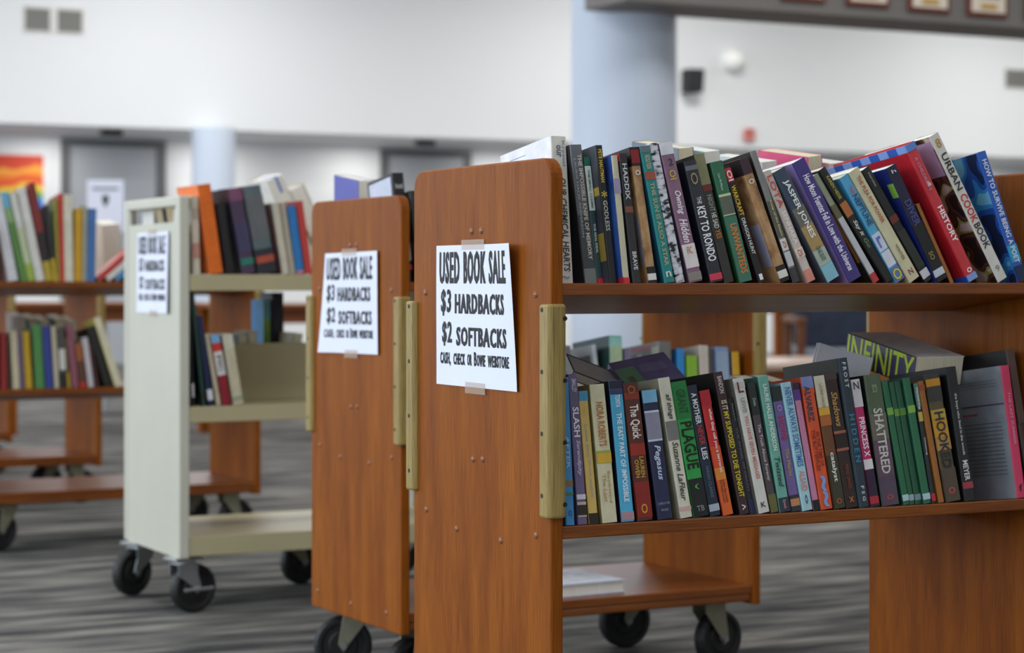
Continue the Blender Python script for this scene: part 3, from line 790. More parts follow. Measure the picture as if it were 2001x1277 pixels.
 B('blue camouflage-patterned book with white lettering at row end', 1990, 1908, 300, 20, '#2a5bb4', '@camo', yo=-0.004, d=0.17, bands=[(.72, .85, '#2f9cc4'), (.88, 1, '#12264a')], texts=[('HOW TO SURVIVE BEING A POET', '#dfe8f6', .06, .86, .5)], pages='w'),
]
book_row(top1, Y0_1 + 0.012, zv(2, 0.012), 'books in the top row of the nearest cart', lim=LIM1, tilt=TILT)

# ---- nearest cart, middle shelf, front row
mid1 = [
 B('bright blue paperback at the start of the lower row, beside corner bumper', 1106, 1094, 738, 22, '#3f8cc4', '#2f74a8', yo=0.0, bands=[(.7, .74, '#8a6a34'), (.78, .8, '#3f7a4c')], texts=[('AFTER', '#9cc8e4', .4, .62, .4), ('o', '#2c5f8c', .9, .94, .4, .5, 0, 1)]),
 B('mauve paperback with white decorative lettering and dark picture at foot', 1130, 1110, 732, 18, '#6f6188', '#5c5074', yo=0.002, bands=[(.8, .835, '#d9dade'), (.85, .95, '#c9b4a4'), (.87, .94, '#2c2420')], texts=[('SMALLEY', '#d8d2e4', .03, .12, .5), ('SLASH', '#efecf4', .22, .42, .66), ('Serendipity', '#cfc8dc', .44, .68, .5, .5, .3)]),
 B('short yellow paperback with sky-blue top and black foot', 1152, 1130, 765, 18, '#dcb866', '#b08c4c', yo=0.004, bands=[(0, .075, '#4a9cc9'), (.92, 1, '#26221e')], texts=[('Love and', '#9cb0a0', .25, .5, .35), ('first sight', '#9cb0a0', .52, .8, .3)]),
 B('cream paperback with orange-brown author name and yellow flower band', 1178, 1152, 752, 29, '#d8d2ae', '#8f8450', yo=0.0, d=0.12, bands=[(.48, .575, '#a7b04a'), (.5, .57, '#dcae3c')], texts=[('NORA ROBERTS', '#b9753c', .13, .45, .5), ('The Last', '#c4a06c', .65, .85, .25, .35), ('Boyfriend', '#c4a06c', .63, .86, .25, .65)]),
 B('sky-blue paperback with navy cover and white title', 1215, 1190, 745, 25, '#4fb0d8', '#1c1c30', yo=0.0, bands=[(0, .06, '#1d1d36'), (.06, .1, '#3a3a66'), (.93, .99, '#b08c94')], texts=[('TONYA', '#f0f4fa', .1, .19, .4), ('THE EASY PART OF IMPOSSIBLE', '#eef6fa', .23, .86, .4)]),
 B('brown and red paperback with white gothic lettering', 1246, 1216, 750, 30, '#5c2c20', '#3c2018', yo=0.0, bands=[(.0, .98, '#5a2a1e'), (.07, .12, '#8c3420'), (.44, .53, '#9c2c1c'), (.72, .98, '#8a2018')], texts=[('The Quick', '#eee6dc', .16, .41, .66), ('LAUREN', '#c9a03c', .54, .69, .28, .66), ('OWEN', '#c9a03c', .56, .69, .28, .32), ('O', '#d9a92c', .88, .95, .4, .5, 0, 1), ('O', '#b8602c', .02, .08, .5, .5, 0, 1)]),
 B('short navy paperback with sky-blue top and horse picture', 1286, 1253, 764, 29, '#25294a', '#15151c', yo=0.0, bands=[(0, .1, '#7cb8d8'), (.16, .4, '#cfd6e6'), (.175, .385, '#8f8ca0')], texts=[('Pegasus', '#c9d6ec', .43, .7, .5, .5, .25), ('OLYMPUS AT WAR', '#9098b0', .87, .89, .8, .5, 0, 1), ('WAR', '#9098b0', .92, .94, .5, .5, 0, 1)]),
 B('cream paperback with black handwritten lettering and grey circle', 1331, 1286, 740, 24, '#d9d4c0', '#a8a48c', yo=0.0, d=0.13, bands=[(.31, .45, '#7c7a76'), (.92, .95, '#d9a8a0')], texts=[('all things', '#44403c', .12, .3, .5, .5, .3), ('Suzanne LaFleur', '#4c4844', .46, .88, .5, .5, .3)]),
 B('bright green and black paperback with heavy black capitals', 1357, 1311, 748, 29, '#2d9a44', '#1a5a2a', yo=0.0, bands=[(0, .28, '#1f7a3a'), (.72, 1, '#17191a')], texts=[('GRANT', '#14501f', .06, .24, .6), ('PLAGUE', '#101410', .3, .65, .8), ('(', '#48b03c', .76, .8, .3, .5, 0, 1), ('TB', '#8f9492', .92, .96, .5, .5, 0, 1)]),
 B('dark navy paperback with white and red sans lettering', 1388, 1341, 755, 21, '#1f2c3c', '#17202c', yo=0.003, bands=[(.91, .965, '#aeb9c6')], texts=[('A MOTHER', '#e9ecee', .06, .3, .5), ('NEVER', '#b93a3c', .31, .46, .5), ('LIES', '#e9ecee', .48, .57, .5), ('SARAH CLARKE', '#5c6c7c', .62, .86, .3)]),
 B('red to orange paperback with white slanted title', 1413, 1366, 765, 20, '#cc2a2a', '#101010', yo=0.004, bands=[(.0, .12, '#b92430'), (.45, .62, '#d9502a'), (.62, .72, '#e08a34'), (.72, 1, '#e0662a')], texts=[('when they call you a terrorist', '#f6ece6', .15, .66, .4, .6), ('PATRISSE KHAN', '#7a3a18', .72, .9, .22, .35), ('asha bandele', '#7a3a18', .72, .9, .22, .65)]),
 B('dark maroon paperback with yellow brush capitals, taller than neighbours', 1447, 1394, 729, 18, '#3f2628', '#0e0d0e', yo=-0.004, d=0.15, texts=[('BANDON', '#cfc4c0', .03, .15, .5), ('IS IT', '#d8cfae', .2, .27, .6), ('MY SUPPOSED TO DIE TONIGHT', '#d8cc20', .28, .88, .55), ('>', '#e8e4dc', .93, .97, .4, .5, 0, 1)]),
 B('dark slate paperback with pale capitals between maroon and white books', 1465, 1421, 779, 17, '#33323c', '#4a3434', yo=0.008, bands=[(0, .18, '#232226'), (.88, 1, '#28365a')], texts=[('Davenport', '#8f8c96', .05, .2, .35), ('THE ANGEL OF DEATH', '#77757f', .26, .8, .35)]),
 B('white paperback with thin red title and red boot picture', 1484, 1432, 741, 21, '#dad8cf', '#8d8578', yo=0.0, bands=[(.03, .08, '#c9c6be')], texts=[('L', '#7c2024', .03, .11, .5, .5, 0, 1), ('LEWIS', '#9c9a94', .15, .26, .4), ('YOU HAVE SEVEN MESSAGES', '#c97468', .28, .75, .36), ('K', '#2a2a2a', .92, .96, .45, .5, 0, 1)]),
 B('charcoal paperback with olive foot and small white serif title', 1506, 1459, 750, 20, '#56494e', '#26302e', yo=0.004, bands=[(0, .25, '#27302e'), (.86, 1, '#6e6c3c')], texts=[('Dale', '#aab4b0', .12, .18, .35), ('The Truth About Forever', '#c9c0c0', .32, .76, .4)]),
 B('mint green paperback with white author capitals and black script', 1525, 1481, 737, 20, '#6fae9c', '#345a4e', yo=0.0, bands=[(.895, 1, '#2c3a44')], texts=[('LAURIE HALSE ANDERSON', '#e6f0ec', .06, .55, .42), ('Twisted', '#2c4a44', .6, .82, .5, .5, .3), ('Speak', '#c98c9c', .91, .98, .35)]),
 B('purple paperback with red capitals and black square at top', 1547, 1506, 757, 20, '#76629c', '#4a2428', yo=0.003, bands=[(0, .12, '#24302c'), (.87, 1, '#33343c'), (.9, .96, '#c98a5c')], texts=[('o', '#a894c8', .15, .2, .5, .5, 0, 1), ('HOWE', '#a83a5c', .24, .43, .6), ('The Merits', '#a8a04a', .5, .72, .4)]),
 B('pale aqua paperback with blue and coral narrow capitals', 1569, 1526, 749, 20, '#a9d3dc', '#7fb0bc', yo=0.0, texts=[('NEVER ALWAYS SOMETIMES', '#4a78b0', .04, .66, .6), ('ALSAID', '#d98c84', .69, .85, .6), ('<>', '#2c4a6c', .88, .95, .3)]),
 B('pink paperback with purple top and black foot', 1591, 1548, 749, 14, '#cf86a8', '#3a2038', yo=0.002, bands=[(0, .06, '#35203c'), (.06, .14, '#5a3c94'), (.92, 1, '#1f1c20')], texts=[('Wintergirls', '#dca0bc', .25, .6, .3)]),
 B('orange paperback with blue brush stripes and dark capitals', 1605, 1564, 738, 23, '#d9552c', '#b04020', yo=0.0, bands=[(0, .09, '#7f8cc0'), (.09, .13, '#d9552c')], texts=[('ALVAREZ', '#26405c', .07, .34, .5, .35), ('IN THE TIME OF', '#8c3018', .42, .68, .3, .66), ('THE BUTTERFLIES', '#8c3018', .4, .71, .3, .3), ('~~', '#7fa4dc', .75, .98, .5)]),
 B('cream, flame and brown paperback with white lower-case title', 1631, 1589, 736, 21, '#6e4526', '#5c3a20', yo=0.0, bands=[(0, .24, '#d9d0b4'), (.24, .3, '#e0a83c'), (.3, .38, '#b0682c'), (.6, 1, '#3c3a28')], texts=[('LAURIE HALSE', '#a89468', .06, .24, .25), ('catalyst', '#f0ece4', .58, .8, .5), ('O', '#c95a34', .925, .965, .5, .5, 0, 1)]),
 B('dark brown paperback with gold script and red square outline', 1654, 1610, 731, 25, '#33221e', '#241816', yo=0.0, bands=[(0, .05, '#4a3a36'), (.43, .58, '#a8604a'), (.45, .56, '#2c1a1a')], texts=[('Shadows', '#b9924c', .14, .4, .5, .5, .25), ('MEAD JAMES', '#7c3c2c', .68, .86, .35), ('x', '#b8703c', .92, .96, .4, .5, 0, 1)]),
 B('tall slate-blue hardback with widely spaced pale letters', 1680, 1636, 701, 20, '#2c3a44', '#34362f', yo=-0.002, d=0.15, texts=[('F R O S T', '#d8dcda', .03, .2, .35), ('H I D D E N', '#2f86a8', .38, .7, .5), ('F S G', '#d0d4d4', .86, .96, .3)], hard=True),
 B('white and hot-pink paperback with white banner capitals', 1701, 1661, 743, 18, '#c22a68', '#2a2028', yo=0.003, bands=[(0, .22, '#dcd8da'), (.63, .71, '#e6e0e2'), (.71, 1, '#33203a'), (.92, .98, '#b92c3c')], texts=[('N', '#3a3a3c', .02, .08, .6, .5, 0, 1), ('PRINCESS X', '#f6eef2', .3, .61, .6)]),
 B('green to purple paperback with large silver capitals', 1725, 1688, 734, 32, '#55644a', '#1c1e1c', d=0.105, yo=0.0, bands=[(.3, .5, '#6c6858'), (.5, .78, '#62495a'), (.78, 1, '#57465a')], texts=[('BECCA', '#9cb088', .08, .14, .3), ('SHATTERED', '#d0ccc4', .26, .76, .55), ('O', '#d0503c', .92, .955, .4, .5, 0, 1)]),
 B('plain green slim paperback, first of the green set', 1766, 1723, 745, 12, '#2b6a48', '#1f4a34', d=0.105, yo=0.0, bands=[(.22, .28, '#7cae4a'), (.92, .97, '#b5cdd2')]),
 B('plain green slim paperback, second of the green set', 1778, 1737, 748, 11, '#2a6040', '#1c4630', d=0.105, yo=0.002, bands=[(.22, .28, '#6e9a44'), (.92, .97, '#9cb4b8')]),
 B('plain green slim paperback, third of the green set', 1790, 1748, 746, 13, '#23553c', '#1a4430', d=0.105, yo=0.001, bands=[(.22, .28, '#5c8a40'), (.92, .97, '#7a949a')]),
 B('plain green slim paperback, last of the green set, standing forward', 1806, 1764, 740, 14, '#2b6c4a', '#1a4632', d=0.105, yo=-0.004, bands=[(.22, .28, '#8ab84c'), (.92, .97, '#b5cdd8')]),
 B('slim grey and yellow paperback with red foot beside the green set', 1821, 1784, 750, 12, '#2c3438', '#24403a', d=0.105, yo=0.002, bands=[(0, .2, '#5f8c7c'), (.24, .32, '#d0b85c'), (.92, .985, '#c9303c')], texts=[('Vanishing', '#e8ecec', .03, .22, .6), ('Waiting', '#d8dcdc', .45, .6, .4)]),
 B('slim tan wood-coloured book in the lower row', 1835, 1794, 746, 11, '#a2662c', '#8a5424', d=0.105, yo=0.0, bands=[(.03, .08, '#a84a2c')]),
 B('black and yellow graffiti-lettered paperback', 1849, 1806, 733, 28, '#5c4e34', '#1a1a18', d=0.105, yo=0.0, bands=[(0, .22, '#3a3a34'), (.04, .1, '#c98c20'), (.28, .36, '#b89a3c'), (.36, .5, '#c99428'), (.5, .6, '#b5884c'), (.74, 1, '#54483c')], texts=[('HOOKED', '#262e34', .3, .74, .66), ('O', '#d05a44', .89, .94, .45, .5, 0, 1)]),
 B('black hardback with white script line and red mark', 1886, 1848, 718, 20, '#1f1f20', '#121212', yo=-0.004, d=0.15, bands=[(.86, .91, '#a03a44')], texts=[('the boys who lived in the woods', '#c9c9c6', .2, .66, .3), ('MEYER', '#e0e0de', .7, .85, .5)]),
 B('grey paperback with hot-pink spine and printed back cover facing out', 1988, 1955, 715, 17, '#d03c62', '#8b9096', yo=-0.004, d=0.145, texts=[('THE LAST SUMMER', '#e08ca4', .2, .6, .3), ('f', '#3a1420', .9, .95, .4, .5, 0, 1)], cov=[(.28, .29, .02, .95, '#5a2c5c')] + [(.1 + .022 * k, .104 + .022 * k, .1, .9, '#5c6066') for k in range(3)] + [(.42 + .03 * k, .426 + .03 * k, .1, .8 + .1 * math.sin(k * 3), '#5c6066') for k in range(14)] + [(.34, .355, .5, .8, '#a8485c'), (.86, 1.0, .72, .95, '#5c5a48')]),
 B('thick dark hardback at the end of the lower row beside far panel', 2012, 1966, 684, 40, '#4c3a34', '#1f2022', yo=0.002, d=0.16, hard=True, bands=[(0, .5, '#5c4a44')]),
]
book_row(mid1, Y0_1 + 0.012, zv(1, 0.012), 'books in the lower row of the nearest cart', lim=LIM1, tilt=TILT)

# ---- nearest cart, top shelf, back row: fore-edges towards us, spines to the far side
yb1 = Y0_1 + CART_D - 0.012 - 0.15
back1 = [
 B('grey-covered book behind the mauve paperback, back row', 1330, 1325, 290, 30, '#5c626c', '#6c7480', d=0.15),
 B('pale cyan book peeping over the khaki-topped paperback', 1387, 1376, 297, 30, '#a8ccd4', '#b8d8de', d=0.15, pages='w'),
 B('white paged book behind the silver-topped paperback, back row', 1498, 1489, 317, 28, '#d8d8d8', '#e2e2e0', d=0.15, pages='w'),
 B('hot-pink book peeping out behind the purple paperback', 1592, 1578, 307, 28, '#d0406c', '#d84c78', d=0.15),
 B('white and blue book behind the yellow-lettered black paperback', 1634, 1622, 320, 28, '#cfd4dc', '#dfe2e6', d=0.15, pages='w'),
]
book_row(back1, yb1, zv(2, yb1 - Y0_1), 'books in the back row of the nearest cart', back=True, lim=LIM1, tilt=TILT)

# ---- nearest cart, middle shelf, back row and loose items
def support_books(xs, y, z, tops, cols, label_bits):
    for i, (x, top, c) in enumerate(zip(xs, tops, cols)):
        zz = zv(1, y - Y0_1) + 0.0006
        o = make_book('book', (x, y, zz), 0, 0.034, top - zz, 0.13, c, c, back=True)
        o.rotation_euler = (TILT, 0, 0)
        tag(o, label_bits[i], 'book', 'books in the back row of the nearest cart')
ZM = SHELF_Z[1]
support_books([2.02, 2.062, 2.104, 2.146, 2.19], 2.99, ZM, [0.70, 0.70, 0.68, 0.70, 0.70], ['#6b5c48', '#4a5a4a', '#7c7464', '#5c4434', '#847a6a'],
              ['brown book lying behind slate-blue hardback, back of lower shelf', 'olive book behind hot-pink paperback, back of lower shelf', 'taupe book behind silver-lettered paperback, back of lower shelf', 'umber book under the purple and lime book', 'stone-grey book behind the green set, back of lower shelf'])
# purple book with lime capitals lying on the back row
def infinity():
    L, T, D = 0.19, 0.05, 0.10
    c = on_y(1678, 742, 3.10)
    e = empty('book', (2.185, 2.985, 0.741)); e.rotation_euler = (math.radians(11), 0, 0)
    # lying flat: spine faces -X, runs along -Y
    PUR = mat('#2d2258', 0.4)
    sh = MB().box(0, 0.0012, -L, 0, 0, T).box(0, D, -L, 0, 0, 0.0012).box(0, D, -L, 0, T - 0.0012, T, 1)
    sh.build('cover', [PUR, mat('#e6e4e0', 0.45)], e)
    MB().box(0.0014, D - 0.001, -L + 0.0008, -0.0008, 0.0014, T - 0.0014).build('page_block', PAGES, e)
    letter_mesh('spine_lettering', 'INFINITY', lambda u, v: (-0.0004, -0.003 - 0.184 * u, 0.0015 + (T - 0.003) * v), mat('#c4dc18', 0.5, vary=0), e, bold=0.012)
    tag(e, 'thick purple book with huge lime capitals lying flat across the back row', 'book', 'books in the back row of the nearest cart')
infinity()
def booklet(loc, rz, tilt, w, h, label, col='#dedfe4'):
    e = empty('booklet', loc, 0)
    e.rotation_euler = (0, tilt, rz)
    n = 8
    for s_, name in ((1, 'front_leaf'), (-1, 'back_leaf')):
        vs = []; fs = []
        for side in (0, 0.0012):
            for i in range(n + 1):
                u = i / n
                y = s_ * (0.004 + 0.022 * u * u) + side
                for z in (0, h): vs.append((u * w, y, z))
        M = 2 * (n + 1)
        for i in range(n):
            a = 2 * i
            fs += [(a, a + 2, a + 3, a + 1), (M + a, M + a + 1, M + a + 3, M + a + 2), (a, M + a, M + a + 2, a + 2), (a + 1, a + 3, M + a + 3, M + a + 1)]
        fs += [(0, 1, M + 1, M), (2 * n, M + 2 * n, M + 2 * n + 1, 2 * n + 1)]
        MB().add(vs, fs, 0, False).build(name, mat(col, 0.7, vary=0.02), e)
    tag(e, label, 'booklet')
b_ = on_y(1533, 760, 2.86)
booklet((b_.x + 0.012, 2.865, zv(1, 0.2) + 0.026), math.radians(4), math.radians(16), 0.085, 0.205, 'white paper booklet standing open behind the mint and aqua paperbacks')
booklet((b_.x + 0.05, 2.935, zv(1, 0.23) + 0.042), math.radians(-4), math.radians(16), 0.095, 0.245, 'taller white paper booklet standing behind the orange paperback', '#e4e4ea')
# loose books slumped at the back of the lower shelf
def slumped(loc, rot, t, h, d, spine, cover, label, **k):
    o = make_book('book', loc, 0, t, h, d, spine, cover, rot=rot, **k)
    tag(o, label, 'book', 'books in the back row of the nearest cart')
    return o
support_books([1.56, 1.60, 1.645, 1.69, 1.735, 1.80, 1.85], 2.985, ZM, [0.66, 0.67, 0.70, 0.695, 0.70, 0.67, 0.665], ['#7c7c78', '#3c3c3c', '#6c6050', '#54604c', '#7a6c60', '#8c8468', '#5c5040'],
              ['ash-grey book behind the bright blue paperback, back of lower shelf', 'black book behind the yellow paperback, back of lower shelf', 'khaki book behind the cream author-name paperback, back of lower shelf', 'moss book behind the brown gothic paperback, back of lower shelf', 'dun book behind the navy horse paperback, back of lower shelf', 'straw book behind the green paperback, back of lower shelf', 'dark tan book behind the red-orange paperback, back of lower shelf'])

def flat_cover_book(px, py, depth_y, w, h, t, rot, cover, label, prints=()):
    """book lying on its back board, cover upwards: local x across, y along height, z thickness"""
    q = on_y(px, py, depth_y)
    e = empty('book', q); e.rotation_euler = rot
    MB().box(0, w, 0, h, 0, 0.0012).box(0, w, 0, h, t - 0.0012, t).box(0, 0.0012, 0, h, 0, t).build('cover', mat(cover, 0.4), e)
    MB().box(0.0014, w - 0.001, 0.001, h - 0.001, 0.0014, t - 0.0014).build('page_block', PAGES_W, e)
    for x0, x1, y0, y1, c in prints:
        MB().box(x0 * w, x1 * w, y0 * h, y1 * h, t, t + 0.0005).build('cover_print', mat(c, 0.5), e)
    tag(e, label, 'book', 'books in the back row of the nearest cart')
    return e
flat_cover_book(1232, 782, 2.90, 0.10, 0.085, 0.016, (math.radians(30), math.radians(-10), math.radians(-6)), '#938abc', 'purple and green book slumped cover-up behind the brown gothic paperback', [(0.0, 0.35, 0, 0.75, '#8fc09a'), (0.1, 0.22, 0.15, 0.45, '#d0b0a8'), (0.42, 0.85, 0.5, 0.75, '#a8a0c8')])
flat_cover_book(1112, 742, 2.93, 0.10, 0.06, 0.016, (math.radians(28), math.radians(20), math.radians(-5)), '#2a2a2c', 'black-edged white book slumped behind the mauve paperback', [(0.02, 0.98, 0.02, 0.9, '#d4d2ce')])

# ------------------------------------------------------------------ books on the second wooden cart
y2 = Y2 + 0.008
mid2 = [
 B('grey book at the panel end of the second cart, seen through the nearest cart', 1108, 1103, 676, 12, '#6c6a70', '#7a787e', yo=.0),
 B('white-spined book with black picture cover on the second cart', 1178, 1157, 674, 20, '#c5cccf', '#a8acac', yo=.02, cov=[(.1, .9, .1, .6, '#3a3a44')]),
 B('large dark teal book with pale teal spine on the second cart', 1195, 1191, 657, 24, '#7fb6b0', '#24403f', yo=.0, d=.17, bands=[(0.02, .98, '#8cc0b4'), (.1, .9, '#a4b894')]),
 B('lavender book beside the pale teal spine on the second cart', 1226, 1219, 682, 14, '#847894', '#6c6280', yo=.01),
 B('book with dark collage cover and grey spine on the second cart', 1294, 1288, 668, 23, '#6c6c66', '#7a7a70', yo=.0, d=.17, cov=[(.05, .9, .02, .2, '#a8ab98'), (.02, .07, .2, .95, '#a8505c'), (.1, .9, .45, .55, '#b0b4a8'), (.1, .9, .6, .95, '#202020')]),
 B('bright blue book seen through the nearest cart', 1328, 1323, 682, 14, '#2f86c9', '#2468a0', yo=.0),
 B('lime green book seen through the nearest cart', 1346, 1342, 696, 21, '#86b434', '#6e9a2c', yo=.0),
 B('beige-white book beside the lime one on the second cart', 1372, 1366, 676, 18, '#c9c0b4', '#9a9284', yo=.0),
 B('grey-brown book between beige and pale blue books on the second cart', 1391, 1385, 682, 13, '#6c625c', '#5c5450', yo=.012),
 B('pale blue book with lighter stripe on the second cart', 1406, 1399, 679, 24, '#8299c0', '#6c82a8', yo=.0, bands=[(.05, .95, '#98acc6')]),
 B('yellow book at the row end on the second cart', 1438, 1430, 688, 14, '#d9a92c', '#3c3c80', yo=.0),
]
book_row(mid2, y2 + 0.015, zv(1, 0.012), 'books on the second wooden cart', lim=LIM2, tilt=TILT)
top2 = [
 B('black hardback with pale cover panel standing over the second cart panel', 784, 765, 338, 33, '#18181a', '#1a1a1c', yo=.06, d=.13, hard=True, texts=[('bound', '#c9c9c9', .09, .14, .6, .5, 0, 1), ('THE OPEN ROAD', '#b9b9b9', .3, .6, .4)], bands=[(.62, .78, '#b4aca4'), (.81, .86, '#c23440')], cov=[(.03, .95, .06, .93, '#c3c9da')]),
 B('dark grey-green book beside the black hardback on the second cart', 819, 800, 373, 16, '#2a302c', '#20241f', yo=.04, d=.15),
 B('burgundy book on the second cart hidden behind nearest panel', 842, 828, 395, 20, '#5c2430', '#4a1c28', yo=.02, d=.15),
]
book_row(top2, y2 + 0.012, zv(2, 0.016), 'books on the second wooden cart', lim=LIM2, tilt=TILT)
back2 = [
 B('blue-lavender book with cream page tops on the second cart, far side', 700, 657, 352, 30, '#4a4a9c', '#5054a8', d=.14, pages='w'),
]
book_row(back2, Y2 + CART_D - 0.16, zv(2, CART_D - 0.16), 'books on the second wooden cart', back=True, lim=LIM2, tilt=TILT)
# book lying on the bottom shelf of the second cart
def shelf_book():
    q = on_y(1222, 1165, y2 + 0.05)
    z = SHELF_Z[0] + 0.0006
    e = empty('book', (q.x, y2 + 0.05, z), math.radians(4))
    MB().box(-0.26, 0, 0, 0.2, 0, 0.0024).box(-0.26, 0, 0, 0.2, 0.0256, 0.028).box(-0.26, 0, 0.1976, 0.2, 0.0024, 0.0256).build('cover', mat('#c3cbdc', 0.35), e)
    MB().box(-0.257, -0.003, 0.003, 0.197, 0.0026, 0.0254).build('page_block', PAGES_W, e)
    MB().box(-0.2, -0.06, 0.05, 0.13, 0.028, 0.0285).build('cover_print', mat('#dde2ea', 0.4), e)
    tag(e, 'pale blue-white hardback lying flat on bottom shelf of the second cart', 'book', 'books on the second wooden cart')
shelf_book()

# ------------------------------------------------------------------ books on the cream metal cart
topw = [
 B('cream patterned book beside the metal cart end panel', 378, 373, 383, 14, '#cfc7b4', '#d6d0c0', yo=.004, d=.15, bands=[(.15, .3, '#b9a894'), (.35, .55, '#d9c8b8'), (.6, .8, '#c08878')]),
 B('tall bright orange hardback leaning on the metal cart', 410, 385, 362, 27, '#dd6a1c', '#e8742a', yo=.0, d=.17, hard=True),
 B('narrow black book beside the orange hardback', 444, 424, 398, 15, '#1e1d20', '#2a2a2e', yo=.006),
 B('thick purple and black hardback with green foot on the metal cart', 474, 446, 370, 26, '#4b3a52', '#2c2438', yo=.0, d=.18, hard=True, bands=[(0, .15, '#7a4a66'), (.4, .75, '#42405c'), (.82, .9, '#2c7a68')]),
 B('thick grey-teal hardback with dark foot on the metal cart', 506, 474, 367, 36, '#5a6a6c', '#46504f', yo=.0, d=.17, hard=True, bands=[(.1, .6, '#66686a'), (.72, 1, '#2e2f36'), (.8, .88, '#b0503c')]),
 B('thin dark maroon book beside the grey-teal hardback', 546, 520, 402, 8, '#4a1c22', '#33161a', yo=.006),
 B('slim cream book beside the maroon one on the metal cart', 553, 532, 398, 13, '#cbc3b0', '#b9b19c', yo=.0),
 B('slim beige book with plain spine on the metal cart', 567, 547, 398, 11, '#b5ab96', '#a39a84', yo=.004),
 B('blue book with pink foot on the metal cart', 580, 562, 403, 15, '#2f7ab9', '#2a6a9c', yo=.0, bands=[(.95, 1, '#c97c8c')]),
 B('red and pink book next to the second cart panel', 597, 578, 394, 14, '#c4443c', '#b03a34', yo=.004),
]
book_row(topw, WY + 0.012, 0.895, 'books on the cream metal cart', lim=LIMW)
backw = [
 B('white paged book with blue ribbon leaning at the back of metal cart', 596, 520, 352, 40, '#c9bfa8', '#e2e0dc', d=.16, pages='w', hard=True),
 B('pale book with buff cover behind the beige one on metal cart', 640, 565, 372, 34, '#bfb298', '#c9bea4', d=.15, pages='w', hard=True),
]
bw = book_row(backw, WY + WD - 0.175, 0.895, 'books on the cream metal cart', back=True, lim=LIMW)
# ribbon marker laid across the page tops of the first and hanging over the fore-edge
_cv = [c for c in bw[0].children if c.name.startswith('cover')][0].data.vertices
_t = max(v.co.x for v in _cv); _h = max(v.co.z for v in _cv)
MB().box(_t * 0.52, _t * 0.62, -0.001, 0.10, _h - 0.0029, _h - 0.0019).box(_t * 0.52, _t * 0.62, -0.002, -0.001, _h - 0.05, _h - 0.0019).build('ribbon_marker', mat('#2c58b8', 0.5), bw[0])
midw = [
 B('black book with white label leaning inside the metal cart', 376, 365, 571, 17, '#1b1c1c', '#111212', yo=.0, bands=[(.8, .92, '#dcdcde')]),
 B('dark green book with label leaning inside the metal cart', 396, 371, 570, 15, '#24423a', '#1c3430', yo=.004, bands=[(.88, .96, '#2c302c')]),
 B('navy book with white label leaning inside the metal cart', 408, 385, 618, 14, '#1f2848', '#1a2038', yo=.003, bands=[(.82, .94, '#d6d8dc')]),
 B('slim cream book between navy and red-banded books', 424, 400, 654, 11, '#c3b79c', '#b0a488', yo=.006),
 B('book banded sky blue, red, white and maroon on metal cart', 436, 411, 656, 17, '#8c2430', '#6a1c28', yo=.0, bands=[(0, .12, '#7ab0d8'), (.12, .24, '#c93a34'), (.24, .58, '#d6d2cc')], texts=[('FIC', '#4a4a4c', .3, .52, .5)]),
 B('cream book at the end of the leaning set on metal cart', 457, 434, 656, 20, '#c6bda0', '#b4ab8e', yo=.0, bands=[(0, .2, '#cfcbb4'), (.88, .95, '#9aa088')]),
]
book_row(midw, WY + 0.014, 0.5475, 'books on the cream metal cart', lim=LIMW)
yw2 = WY + WD / 2 + 0.01
def behind(px0, px1, pyt, cover, label, lean=0.0, d=0.12, pages='c'):
    return B(label, px0, px0 - lean, pyt, px1 - px0, cover, cover, d=d, pages=pages)
midwb = [
 behind(397, 416, 600, '#a9a8ac', 'grey book slanting behind the leaning set on metal cart', 30),
 behind(470, 488, 655, '#2f3a40', 'dark slate book with fore-edge forward behind the metal cart divider', 4),
 behind(489, 506, 648, '#8f8468', 'tan book with page edges forward behind the metal cart divider', 4),
 behind(562, 578, 652, '#8a7f5c', 'khaki paged book tipped behind the metal cart divider', -14),
]
book_row([B('tall blue book with lime spine rising behind the metal cart divider', 515, 514, 586, 14, '#8ab85c', '#1f7ab0', d=.095, bands=[(0, .2, '#7ab8c8')]), B('dark navy bulky book standing tallest behind the metal cart divider', 534, 532, 572, 22, '#22283a', '#22283a', d=.095)], yw2 + 0.1285, 0.5475, 'books on the cream metal cart', lim=LIMW)
book_row(midwb, yw2, 0.5475, 'books on the cream metal cart', back=True, lim=LIMW)
book_row([B('red and white book behind metal cart handle slot', 302, 272, 408, 16, '#c33c38', '#d9d6d0', d=.1), B('pale blue book behind metal cart handle slot', 322, 300, 404, 14, '#8aa0c4', '#9cb0d0', d=.1), B('charcoal book behind metal cart handle slot', 342, 322, 402, 16, '#2a2c30', '#22242a', d=.1)],
         WY + 0.32, 0.895, 'books on the cream metal cart', back=True, lim=LIMW)

